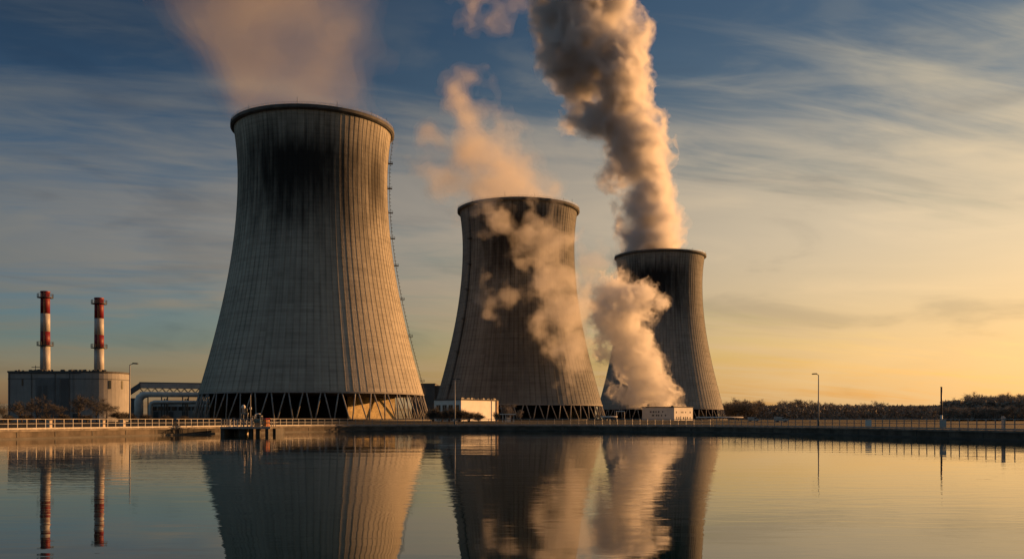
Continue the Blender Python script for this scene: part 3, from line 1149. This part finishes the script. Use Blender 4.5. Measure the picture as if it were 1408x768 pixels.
def low_plant():
    D = 440.0
    x0, x1 = px(206, D), px(292, D)
    t = thing('plant_building', 'low dark plant building with strip windows under the pale duct', 'building', (x0 * PLANT, D * PLANT, DECK))
    t.scale = (PLANT, PLANT, PLANT)
    zt = pz(556, D) - DECK
    w = x1 - x0
    m = MB(); m.box((w / 2, 6, zt / 2), (w, 12, zt)); m.build('wall', grey_clad, t)
    m = MB(); m.box((w / 2, 6, zt + 0.2), (w + 0.8, 12.8, 0.4)); m.build('roof', grey_clad, t)
    for i in range(9):
        m = MB(); m.box((2 + i * 3.2, -0.03, zt * 0.72), (2.4, 0.1, zt * 0.22)); m.build('window', glass_d, t)
    m = MB(); m.box((w / 2, -0.05, zt * 0.92), (w - 0.6, 0.1, zt * 0.13)); m.build('fascia_panel', white, t)
    for i in range(4):
        m = MB(); m.box((3 + i * 7.0, -0.04, zt * 0.27), (2.2, 0.12, zt * 0.5)); m.build('door', dark_clad, t)


conveyor(); ducts(); low_plant()


# ------------------------------------------------------------------ white buildings and dark block
def corner_building(name, label, u, v, D, nr, lenr, lenl, mt):
    """a box whose vertical front corner stands at photo column u; nr is the outward normal of the sunlit right face"""
    X = px(u, D)
    zt = pz(v, D) - DECK
    ang = math.atan2(nr[0], -nr[1])        # rotation that takes -Y to nr
    t = thing(name, label, 'building', (X, D, DECK), ang)
    m = MB(); m.box((lenr / 2, lenl / 2, zt / 2), (lenr, lenl, zt)); m.build('wall', mt, t)
    m = MB(); m.box((lenr / 2, lenl / 2, zt + 0.28), (lenr + 0.7, lenl + 0.7, 0.55)); rf = m.build('roof', roof_m, t)
    return t, zt, rf


def white_hall():
    t, zt, rf = corner_building('service_building', 'white flat-roofed hall with a blank sunlit side before the middle tower', 634, 549.5, 480, (0.84, -0.54), 34, 17.5, white)
    m = MB()
    rnd = random.Random(5)
    for i in range(22):
        x = rnd.uniform(1, 33)
        m.box((x, 0.6, zt + 0.9), (rnd.uniform(0.2, 0.9), 0.4, rnd.uniform(0.4, 1.0)))
    m.tube([(31, 1, zt + 0.5), (31, 1, zt + 2.2)], 0.1, 5)
    m.build('roof_vent', steel, rf)
    # right-hand pilaster and down pipe on the sunlit side
    m = MB(); m.box((33.3, -0.25, zt / 2), (1.6, 0.5, zt)); m.build('pilaster', mat('tan_cladding', (0.42, 0.30, 0.20), 0.8, 0.15, 0.3), t)
    m = MB(); m.box((28.2, -0.16, zt / 2), (0.5, 0.3, zt)); m.build('down_pipe', white, t)
    # shaded front: bays of tall openings between columns
    for i in range(4):
        m = MB(); m.box((-0.04, 2.6 + i * 4.0, zt * 0.40), (0.14, 2.6, zt * 0.74)); w = m.build('opening', glass_d, t)
        q = MB(); q.box((-0.12, 2.6 + i * 4.0, zt * 0.52), (0.12, 2.6, 0.22)); q.box((-0.12, 2.6 + i * 4.0, zt * 0.4), (0.12, 0.2, zt * 0.72)); q.build('frame', grey_clad, w)


def small_white():
    t, zt, rf = corner_building('pump_building', 'small white building with dark slots where the steam burst rises', 927, 559.5, 690, (0.72, -0.69), 25, 29, white)
    rnd = random.Random(9)
    for z, hh in ((0.62, 0.13), (0.16, 0.28)):
        for i in range(7):
            if rnd.random() < 0.15:
                continue
            m = MB(); m.box((3 + i * 3.0 + rnd.uniform(-0.5, 0.5), -0.03, zt * z), (rnd.uniform(0.7, 1.5), 0.1, zt * hh * rnd.uniform(0.7, 1.2))); m.build('window', glass_d, t)
    for z in (0.66, 0.38):
        for i in range(6):
            if rnd.random() < 0.2:
                continue
            m = MB(); m.box((-0.03, 8 + i * 2.7 + rnd.uniform(-0.5, 0.5), zt * z), (0.1, rnd.uniform(0.8, 2.0), zt * 0.13)); m.build('window', mat('grey_window', (0.10, 0.10, 0.11), 0.3), t)
    m = MB()
    m.box((3, 3, zt + 0.9), (2, 2, 0.9))
    m.build('roof_vent', steel, rf)


def dark_block():
    D = 900.0
    x0, x1 = px(566, D), px(606, D)
    t = thing('turbine_hall', 'tall dark windowless block standing behind the gap between the two left towers', 'building', (x0, D, DECK))
    w = x1 - x0
    zt = pz(527.5, D) - DECK
    m = MB(); m.box((w * 0.4, 20, zt / 2), (w * 0.8, 40, zt)); m.build('wall', dark_clad, t)
    m = MB(); m.box((w * 0.4, 20, zt + 0.3), (w * 0.8 + 0.6, 40.6, 0.6)); m.build('roof', roof_m, t)
    zt2 = pz(529.5, D) - DECK
    m = MB(); m.box((w * 1.0, 22, zt2 / 2), (w * 0.395, 38, zt2)); m.build('annex', dark_clad, t)


white_hall(); small_white(); dark_block()


def shelter():
    D = 300.0
    X = px(698, D)
    t = thing('canopy_shelter', 'small flat white canopy on posts beside the white hall', 'shelter', (X, D, DECK))
    zt = pz(569, D) - DECK
    m = MB(); m.box((0, 0, zt), (5.2, 3, 0.3)); m.build('canopy', white, t)
    for x in (-1.6, -0.7, 0.9, 2.0):
        m = MB(); m.box((x, -0.9, (zt - 0.15) / 2), (0.16, 0.16, zt - 0.15)); m.build('post', white, t)
    m = MB(); m.box((0.2, 0.6, 0.8), (1.2, 0.6, 1.6)); m.build('cabinet', pipe_w, t)


def pipe_gantry():
    D = 420.0
    X = px(853, D)
    t = thing('pipe_gantry', 'thin steel goalpost gantry beside a low white pipe', 'gantry', (X, D, DECK))
    zt = pz(565, D) - DECK
    for x in (-1.8, 1.8):
        m = MB(); m.tube([(x, 0, 0), (x, 0, zt)], 0.16, 6); m.build('post', galv, t)
    m = MB(); m.tube([(-2.0, 0, zt), (2.0, 0, zt)], 0.2, 6); m.build('beam', white, t)


def low_pipe(u0, u1, D, v, label):
    X0, X1 = px(u0, D), px(u1, D)
    t = thing('low_pipeline', label, 'pipeline', (X0, D, DECK), 0, 'low white pipelines')
    z = pz(v, D) - DECK
    m = MB(); m.tube([(0, 0, z), (X1 - X0, 0, z)], 0.33, 8); m.build('pipe', white, t, True)
    n = 5
    for i in range(n):
        x = (X1 - X0) * (i + 0.5) / n
        m = MB(); m.box((x, 0, z / 2 - 0.15), (0.25, 0.5, z - 0.3)); m.build('support', conc_dark, t)


shelter(); pipe_gantry()
low_pipe(826, 849, 420, 572.6, 'short low white pipeline between the middle tower and the gantry')
low_pipe(957, 1022, 520, 573.3, 'long low white pipeline at the foot of the farthest tower')


def small_van(u, D, label, L=4.6):
    X = px(u, D)
    t = thing('parked_van', label, 'van', (X, D, DECK), R(4), 'white vans parked on the far bank')
    prof_ = [(-L / 2, 0.35), (L / 2, 0.35), (L / 2, 0.95), (L / 2 - 0.9, 1.1), (L / 2 - 1.5, 1.85), (-L / 2, 1.9)]
    m = MB()
    n = len(prof_)
    vs = [(x, -0.9, z) for x, z in prof_] + [(x, 0.9, z) for x, z in prof_]
    m.add(vs, [tuple(range(n)), tuple(range(2 * n - 1, n - 1, -1))] + [(i, i + n, (i + 1) % n + n, (i + 1) % n) for i in range(n)])
    m.build('body', white_p, t)
    m = MB(); m.box((L / 2 - 1.75, -0.91, 1.4), (0.9, 0.05, 0.55)); m.build('window', glass_d, t)
    for x in (-L / 2 + 0.85, L / 2 - 0.85):
        for y in (-0.85, 0.85):
            m = MB(); m.tube([(x, y - 0.12, 0.33), (x, y + 0.12, 0.33)], 0.33, 14); m.build('wheel', steel, t)


small_van(1036, 400, 'white van parked right of the farthest tower, by the pipeline end')
small_van(1074, 330, 'white van parked behind the right bank railing, left of the lamp post')


# ------------------------------------------------------------------ lamps and posts
def street_lamp(u, vtop, D, arms, label):
    X = px(u, D)
    t = thing('street_lamp', label, 'street lamp', (X, D, DECK), 0, 'street lamps round the basin')
    H = pz(vtop, D) - DECK
    m = MB(); m.tube([(0, 0, 0), (0, 0, H * 0.4), (0, 0, H)], [0.13, 0.11, 0.075], 8); m.build('pole', mat('lamp_steel', (0.30, 0.30, 0.30), 0.5, 0.1, 1.0), t, True)
    m = MB(); m.tube([(0, 0, 0), (0, 0, 0.8)], 0.19, 8); m.build('base', steel, t)
    for s, l in arms:
        m = MB()
        m.tube([(0, 0, H - 0.15), (s * 0.25 * l, 0, H + 0.02), (s * l, 0, H + 0.14)], 0.06, 6)
        am = m.build('arm', mat('lamp_steel', (0.30, 0.30, 0.30)), t)
        m = MB()
        prof_ = [(0, -0.06), (0.75, -0.1), (0.85, 0.0), (0.75, 0.09), (0.1, 0.12)]
        vs = [(s * (l - 0.1 + x), y, H + 0.16 + z) for y in (-0.17, 0.17) for x, z in prof_]
        m.add(vs, [(0, 1, 2, 3, 4), (9, 8, 7, 6, 5)] + [(i, i + 5, (i + 1) % 5 + 5, (i + 1) % 5) for i in range(5)])
        m.build('lamp_head', steel, am)


street_lamp(178.5, 501, 135, [(1, 0.45)], 'street lamp with one arm between the boiler house and the conveyor gallery')
street_lamp(625.5, 522, 185, [(1, 0.35), (-1, 0.05)], 'twin-headed street lamp before the white flat-roofed hall')
street_lamp(1125.5, 515, 155, [(-1, 0.35)], 'street lamp standing alone against the sunset sky on the right bank')


def dark_post():
    D = 118.0
    X = px(1294.5, D)
    t = thing('mooring_post', 'thick plain dark post without a lamp behind the right bank railing', 'post', (X, D, DECK))
    H = pz(532, D) - DECK
    m = MB(); m.tube([(0, 0, H * 0.32), (0, 0, H)], 0.115, 10); m.build('upper_tube', steel, t, True)
    m = MB(); m.tube([(0, 0, 0), (0, 0, H * 0.32 - 0.003)], 0.13, 10); m.build('lower_tube', pipe_w, t, True)
    m = MB(); m.tube([(0, 0, H), (0, 0, H + 0.06)], 0.14, 10); m.build('cap', steel, t)


dark_post()


def edge_point(path, u):
    """the point of an edge path that stands at photo column u"""
    best = None
    for i in range(1, len(path)):
        for k in range(20):
            p = path[i - 1].lerp(path[i], k / 20)
            e = abs(704 + p.x / p.y * F - u)
            if best is None or e < best[0]:
                tt = (path[i] - path[i - 1])
                best = (e, p, math.atan2(tt.y, tt.x))
    return best[1], best[2]


LP = offset_path(EDGE_L, 0.85)
RP = offset_path(EDGE_R, 0.22)
for u, lab in ((67, 'buff concrete bollard behind the left railing, nearest the left chimney'),
               (140, 'buff concrete bollard behind the left railing, below the rounded boiler house end'),
               (168.5, 'buff concrete bollard behind the left railing, just left of the street lamp')):
    p, a = edge_point(LP, u)
    t = thing('bollard', lab, 'bollard', (p.x, p.y, DECK + 0.06), a, 'buff bollards behind the left railing')
    m = MB(); m.box((0, 0, 0.48), (0.5, 0.5, 0.96)); m.build('shaft', buff, t)
    m = MB(); m.prism([(-0.29, -0.29), (0.29, -0.29), (0.29, 0.29), (-0.29, 0.29)], 0.963, 1.08); m.build('cap', buff, t)
for u, w, lab in ((1194.5, 1.0, 'blank pale sign board fixed to the right bank railing'), (1298, 0.9, 'blank grey sign board on the railing below the thick dark post')):
    p, a = edge_point(RP, u)
    t = thing('sign_board', lab, 'sign', (p.x, p.y, DECK + 0.06), a, 'sign boards on the right railing')
    m = MB(); m.box((0, -0.07, 0.62), (w * 1.25, 0.03, 0.78)); m.build('board', pipe_w if u < 1200 else mat('grey_board', (0.38, 0.37, 0.36), 0.6), t)
    m = MB()
    for x in (-0.4, 0.4):
        m.box((x, -0.052, 0.62), (0.05, 0.02, 0.9))
    m.build('bracket', steel, t)
p, a = edge_point(offset_path(EDGE_R, 1.0), 1379)
t = thing('service_pillar', 'narrow white service pillar with a hooked top behind the right railing', 'pillar', (p.x, p.y, DECK + 0.06), a)
m = MB(); m.box((0, 0, 0.55), (0.22, 0.25, 1.1)); m.build('shaft', white_p, t)
m = MB(); m.box((0, 0, 1.2), (0.30, 0.3, 0.2)); m.box((-0.06, 0, 1.36), (0.16, 0.2, 0.12)); m.build('head', white_p, t)


# ------------------------------------------------------------------ pump platform (jetty)
def jetty():
    D = 123.0
    x0, x1 = px(303, D), px(372, D)
    cx = (x0 + x1) / 2
    w = x1 - x0
    t = thing('pump_jetty', 'small platform on dark piles projecting over the water below the nearest tower', 'jetty', (cx, D, 0))
    m = MB(); m.box((0, 3.4, DECK + 0.02), (w, 6.8, 0.20)); m.build('deck', conc, t)
    m = MB(); m.box((0, -0.06, DECK - 0.02), (w, 0.12, 0.22)); m.build('fascia', galv, t)
    for u0, u1 in ((326.5, 335.5), (340, 345), (350, 355), (363, 367.5)):
        a, b = px(u0, D) - cx, px(u1, D) - cx
        m = MB(); m.box(((a + b) / 2, 0.9, DECK / 2 - 0.6), (b - a, 0.7, DECK + 1.0)); m.build('pile', conc_dark, t)
    m = MB(); m.box((px(305.5, D) - cx, 3.4, DECK / 2 - 0.55), (0.5, 6.6, DECK + 0.88)); m.build('shade_wall', conc_dark, t)  # wall added so that its shadow darkens the bank to the left
    m = MB(); m.box((px(371, D) - cx, 4.5, DECK / 2 - 0.55), (0.4, 4.4, DECK + 0.88)); m.build('shade_wall', conc_dark, t)  # wall added to stop the sun passing under the deck
    m = MB(); m.box((px(318, D) - cx, 4.6, 0.05), (1.6, 1.4, 1.5)); m.build('rear_pier', buff, t)
    r = thing('railing', 'galvanised railing round the small pump platform on piles', 'railing', (cx, D, DECK + 0.12), 0, 'railings round the basin')
    pts = [Vector((-w / 2 + 0.1, 4.0)), Vector((-w / 2 + 0.1, 0.1)), Vector((w / 2 - 0.1, 0.1)), Vector((w / 2 - 0.1, 4.0))]
    for nm, z, rd in (('top_rail', 1.06, 0.042), ('middle_rail', 0.58, 0.032)):
        m = MB()
        for i in range(3):
            m.tube([(pts[i].x, pts[i].y, z), (pts[i + 1].x, pts[i + 1].y, z)], rd, 6)
        m.build(nm, galv, r)
    for p_, a_ in resample(pts, 1.06):
        share('post', post_me, r, (p_.x, p_.y, 0))
    # sluice gear
    g = thing('sluice_gear', 'tall pale winding gear with twin cylinders on the pump platform', 'machine', (px(330.5, D), D + 1.8, DECK + 0.12))
    for x in (-0.42, 0.42):
        m = MB(); m.box((x, 0, 0.9), (0.13, 0.13, 1.8)); m.build('frame_leg', galv, g)
    m = MB(); m.box((0, 0, 1.78), (1.1, 0.3, 0.14)); m.build('head_beam', galv, g)
    m = MB(); m.box((0, 0, 1.0), (0.70, 0.1, 0.1)); m.build('tie_beam', galv, g)
    for sx in (-1, 1):
        m = MB(); m.tube([(-0.35 * sx, 0.08 * sx, 0.3), (0.35 * sx, 0.08 * sx, 1.0)], 0.04, 5); m.build('brace', galv, g)
    m = MB(); m.lathe([(0.20, 1.85), (0.20, 2.5), (0.27, 2.52), (0.27, 2.75), (0.12, 2.95)], 14); m.build('gearbox', pipe_w, g, True, (-0.12, 0, 0))
    m = MB(); m.lathe([(0.12, 1.85), (0.12, 2.35), (0.06, 2.5)], 12); m.build('motor', steel, g, True, (0.32, 0, 0))
    m = MB(); m.tube([(-0.12, 0, 0.05), (-0.12, 0, 1.85)], 0.06, 8); m.build('lifting_screw', galv, g)
    m = MB()
    ring = [(0.30 * math.cos(q), -0.35, 1.35 + 0.30 * math.sin(q)) for q in np.linspace(0, 2 * PI, 17)]
    m.tube(ring, 0.03, 5, False)
    m.tube([(-0.3, -0.35, 1.35), (0.3, -0.35, 1.35)], 0.02, 4); m.tube([(0, -0.35, 1.05), (0, -0.35, 1.65)], 0.02, 4); m.tube([(0, -0.35, 1.35), (0, 0, 1.35)], 0.03, 5)
    m.build('hand_wheel', steel, g)
    q = thing('instrument_mast', 'thin pale mast with a small box halfway up on the pump platform', 'mast', (px(337.5, D), D + 2.4, DECK + 0.12))
    Hm = pz(542, D) - DECK - 0.12
    m = MB(); m.tube([(0, 0, 0), (0, 0, Hm)], [0.06, 0.04], 8); m.build('pole', galv, q)
    m = MB(); m.box((0, -0.1, Hm * 0.58), (0.28, 0.2, 0.3)); m.build('sensor_box', pipe_w, q)
    k = thing('pump_skid', 'low framed pump unit with pipes standing on the pump platform', 'pump', (px(349, D), D + 1.8, DECK + 0.12))
    m = MB()
    for x in (-0.55, 0.55):
        for y in (-0.4, 0.4):
            m.box((x, y, 0.75), (0.07, 0.07, 1.5))
    for z in (0.2, 1.46):
        for y in (-0.4, 0.4):
            m.box((0, y, z), (1.03, 0.06, 0.06))
        for x in (-0.55, 0.55):
            m.box((x, 0, z), (0.06, 0.73, 0.06))
    m.build('frame', galv, k)
    m = MB(); m.tube([(-0.4, 0, 0.75), (0.3, 0, 0.75)], 0.26, 14); m.tube([(0.3, 0, 0.75), (0.44, 0, 0.75)], 0.3, 14); m.build('pump_body', mat('teal_paint', (0.10, 0.16, 0.15), 0.5), k, False)
    m = MB(); m.tube([(-0.3, 0, 1.0), (-0.3, 0, 1.6), (-0.2, 0, 1.72), (0.35, 0, 1.72)], 0.09, 8); m.build('pipe', pipe_w, k, True)
    for dx, h in ((317, 1.15), (322, 0.9), (341.5, 1.2), (312, 1.0)):
        v = thing('valve_stand', {317: 'tallest valve stand on the left of the pump platform', 322: 'shortest valve stand beside the winding gear', 341.5: 'valve stand between the thin mast and the framed pump', 312: 'leftmost valve stand at the left end of the pump platform'}[dx], 'valve', (px(dx, D), D + 1.5, DECK + 0.12), 0, 'valve stands on the pump platform')
        m = MB(); m.lathe([(0.15, 0), (0.15, 0.05), (0.07, 0.08), (0.07, h - 0.15), (0.13, h - 0.12), (0.13, h)], 10); m.build('stem', pipe_w, v)
        m = MB(); m.tube([(0.24 * math.cos(s), 0.24 * math.sin(s), h + 0.12) for s in np.linspace(0, 2 * PI, 13)], 0.03, 5, False); m.tube([(-0.24, 0, h + 0.12), (0.24, 0, h + 0.12)], 0.02, 4); m.tube([(0, 0, h), (0, 0, h + 0.14)], 0.03, 5); m.build('hand_wheel', steel, v)
    c = thing('control_cabinet', 'orange control cabinet with a red lid at the right end of the platform', 'cabinet', (px(363.5, D), D + 1.2, DECK + 0.12), R(50))
    m = MB(); m.box((0, 0, 0.52), (0.62, 0.5, 0.9)); m.build('body', orange_p, c)
    m = MB(); m.box((0, 0, 1.06), (0.74, 0.62, 0.16)); m.build('lid', mat('bright_red_paint', (0.65, 0.03, 0.03), 0.5), c)
    m = MB(); m.box((0, -0.262, 0.55), (0.5, 0.02, 0.7)); m.build('door', orange_p, c)


jetty()


# ------------------------------------------------------------------ trees
def bare_tree_meshes(seed, H, spread=0.42, levels=5, base_r=None, first=0.25, nb=4, twig_len=0.9, twigs=2200, twig_w=0.03, tw=None):
    """a leafless tree: tapered trunk with limbs, and a crown of fine branches and twigs"""
    rnd = random.Random(seed)
    tr, cr = MB(), MB()
    tips = []

    def grow(p, d, L, r, lev, mb):
        n = 3
        pts, rs = [p], [r]
        q = p.copy()
        for i in range(n):
            d = (d + Vector((rnd.gauss(0, .10), rnd.gauss(0, .10), rnd.gauss(0.04, .06)))).normalized()
            q = q + d * L / n
            pts.append(q.copy()); rs.append(r * (1 - 0.55 * (i + 1) / n))
            if lev >= 2:
                tips.append((q.copy(), d.copy()))
        mb.tube(pts, rs, 6 if lev == 0 else (4 if lev < 3 else 3), False)
        if lev >= levels:
            return
        k = nb + (2 if lev == 0 else 0)
        for j in range(k):
            f = 0.35 + 0.65 * (j + rnd.random()) / k if lev else first + (1 - first) * (j + rnd.random()) / k
            i = min(int(f * n), n - 1)
            c = pts[i].lerp(pts[i + 1], f * n - i)
            az = rnd.uniform(0, 2 * PI)
            o = d.orthogonal().normalized()
            o = (Matrix.Rotation(az, 3, d) @ o)
            nd = (d * rnd.uniform(0.5, 0.95) + o * rnd.uniform(0.5, 0.95)).normalized()
            if nd.z < 0.0:
                nd.z *= 0.3
            grow(c, nd, L * rnd.uniform(0.48, 0.68), r * (1 - 0.5 * f) * 0.52, lev + 1, cr)
    grow(Vector((0, 0, 0)), Vector((0, 0, 1)), H * spread, base_r or H * 0.022, 0, tr)
    # twigs
    top = max(t_[0].z for t_ in tips)
    for i in range(twigs):
        p, d = rnd.choice(tips)
        e = (d + Vector((rnd.gauss(0, .6), rnd.gauss(0, .6), rnd.gauss(0.25, .5)))).normalized()
        q = p + e * twig_len * rnd.uniform(0.4, 1.2)
        w = e.orthogonal().normalized() * twig_w
        w = Matrix.Rotation(rnd.uniform(0, PI), 3, e) @ w
        cr.add([p - w, p + w, q], [(0, 1, 2)])
    s = H / max(top + twig_len * 0.6, 1e-3)
    for mb in (tr, cr):
        mb.v = [(x * s, y * s, z * s) for x, y, z in mb.v]
    a, b = tr.mesh('trunk'), cr.mesh('crown')
    a.materials.append(bark); b.materials.append(tw or twig)
    return a, b


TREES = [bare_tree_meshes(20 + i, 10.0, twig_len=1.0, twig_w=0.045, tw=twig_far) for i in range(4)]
NEAR_TREES = [bare_tree_meshes(70 + i, 10.0, levels=4, nb=5, twig_len=1.1, twig_w=0.028, twigs=1500) for i in range(3)]
BUSH = [bare_tree_meshes(50 + i, 4.0, spread=0.22, levels=4, first=0.02, nb=6, base_r=0.10, twig_len=0.55, twigs=1100, twig_w=0.016) for i in range(3)]


def tree(kind, i, u, D, h, label, group, cat='tree', wide=1.0, name='bare_tree', vtop=None):
    ms = {'t': TREES, 'n': NEAR_TREES, 'b': BUSH}[kind]
    tm, cm = ms[i % len(ms)]
    H0 = 4.0 if kind == 'b' else 10.0
    if vtop is not None:
        h = pz(vtop, D) - DECK
    t = thing(name, label, cat, (px(u, D), D, DECK - 0.02), random.uniform(0, 6.28), group)
    k = h / H0
    t.scale = (k * wide, k * wide, k)
    share('trunk', tm, t); share('crown', cm, t)
    return t


# before the boiler house
for i, (u, D, v, wd, lab) in enumerate([
        (4, 330, 551, 1.2, 'leafless tree at the left end of the boiler house'), (30, 335, 549, 1.3, 'spreading leafless tree before the left part of the boiler house wall'), (52, 320, 541, 1.2, 'leafless tree below the left striped chimney'),
        (72, 330, 547, 1.3, 'leafless tree before the dark panels of the boiler house'), (108, 325, 539, 1.1, 'tall leafless tree before the middle right of the boiler house'), (133, 318, 540, 1.15, 'sunlit leafless tree before the rounded end of the boiler house'),
        (146, 325, 545, 1.1, 'sunlit leafless tree at the right corner of the boiler house'), (-14, 340, 548, 1.2, 'leafless tree cut off by the left edge of the photo')]):
    tree('n', i, u, D, None, lab, 'leafless trees before the boiler house', wide=wd, vtop=v)
for i, (u, D, v) in enumerate([(12, 300, 568), (38, 305, 567), (62, 300, 568.5), (88, 305, 566), (120, 300, 568), (164, 320, 562), (178, 330, 565), (200, 340, 568), (228, 345, 569), (255, 350, 569.5)]):
    tree('b', i, u, D, None, 'dark leafless shrub in the thicket below the boiler house and conveyor', 'shrubs below the boiler house', 'shrub', 1.7, 'leafless_shrub', v)
# before the white hall
for i, (u, D, v, wd, lab) in enumerate([(596, 330, 556, 1.2, 'shrub left of the white hall'), (608, 330, 562, 1.3, 'low shrub before the openings of the white hall'), (618, 320, 556, 1.2, 'shrub behind the foot of the twin-headed lamp'), (632, 310, 557, 1.5, 'largest shrub before the corner of the white hall'),
                                        (645, 315, 563, 1.6, 'middle shrub before the blank sunlit side of the white hall'), (658, 318, 566, 1.6, 'low shrub before the blank sunlit side of the white hall'), (682, 340, 564, 0.9, 'slim shrub at the right corner of the white hall')]):
    tree('b', i, u, D, None, lab, 'shrubs before the white hall', 'shrub', wd, 'leafless_shrub', v)
tree('t', 1, 703, 420, None, 'rust-coloured bare tree behind the small white canopy', None, wide=1.3, vtop=552)
tree('t', 2, 716, 430, None, 'smaller bare tree right of the small white canopy', None, wide=1.0, vtop=562)

# far tree line on the right
far_rnd = random.Random(17)
far = []


def row(u0, u1, n, D, vfun, dj=60, wide=1.2):
    for k in range(n):
        u = u0 + (u1 - u0) * (k + far_rnd.uniform(0.1, 0.9)) / n
        far.append((u, D + far_rnd.uniform(-dj, dj), vfun(u) + far_rnd.uniform(-1.8, 4.0), wide * far_rnd.uniform(0.85, 1.3)))


row(1000, 1036, 9, 1000, lambda u: 546.5 + abs(u - 1018) * 0.12, 40)
row(1036, 1310, 46, 1150, lambda u: 554.5 + 1.5 * math.sin(u * 0.09) - (5.0 if 1125 < u < 1150 or 1085 < u < 1110 or 1190 < u < 1212 else 0) + (2.5 if u > 1215 else 0), 80)
row(1303, 1350, 12, 560, lambda u: 552 - (u - 1303) * 0.17, 40)
row(1340, 1440, 26, 520, lambda u: 540.0 + 1.5 * math.sin(u * 0.13), 50)
row(1300, 1440, 20, 470, lambda u: 556, 30)
for i, (u, D, v, wd) in enumerate(far):
    near_ = D < 800
    tree('t', i, u, D, None, 'leafless tree in the dark grove at the right edge' if near_ else ('leafless tree of the tall clump right of the farthest tower' if u < 1036 else 'leafless tree in the long far row on the horizon'),
         'trees of the right grove' if near_ else ('trees of the clump by the farthest tower' if u < 1036 else 'trees of the far row'), wide=wd, vtop=v)


def woodland():
    """the brush that fills the space under and between the far trees"""
    rnd = random.Random(4)
    m = MB()
    for i in range(20000):
        zone = rnd.random()
        if zone < 0.62:
            u = rnd.uniform(990, 1320); D = rnd.uniform(1000, 1350); top = 558.5
            size = 2.9
        else:
            u = rnd.uniform(1295, 1470); D = rnd.uniform(470, 640); top = 553
            size = 1.8
        z1 = pz(top, D) - DECK
        z = rnd.random() ** 1.2 * z1
        c = Vector((px(u, D), D, DECK + z))
        for k in range(3):
            e = Vector((rnd.gauss(0, 1), rnd.gauss(0, 1), rnd.gauss(0.8, 0.6))).normalized()
            w = e.orthogonal().normalized()
            w = Matrix.Rotation(rnd.uniform(0, PI), 3, e) @ w
            s = size * rnd.uniform(0.6, 1.4)
            m.add([c - w * s * 0.30, c + w * s * 0.30, c + e * s], [(0, 1, 2)])
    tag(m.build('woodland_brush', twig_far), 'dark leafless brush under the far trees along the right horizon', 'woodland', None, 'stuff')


woodland()
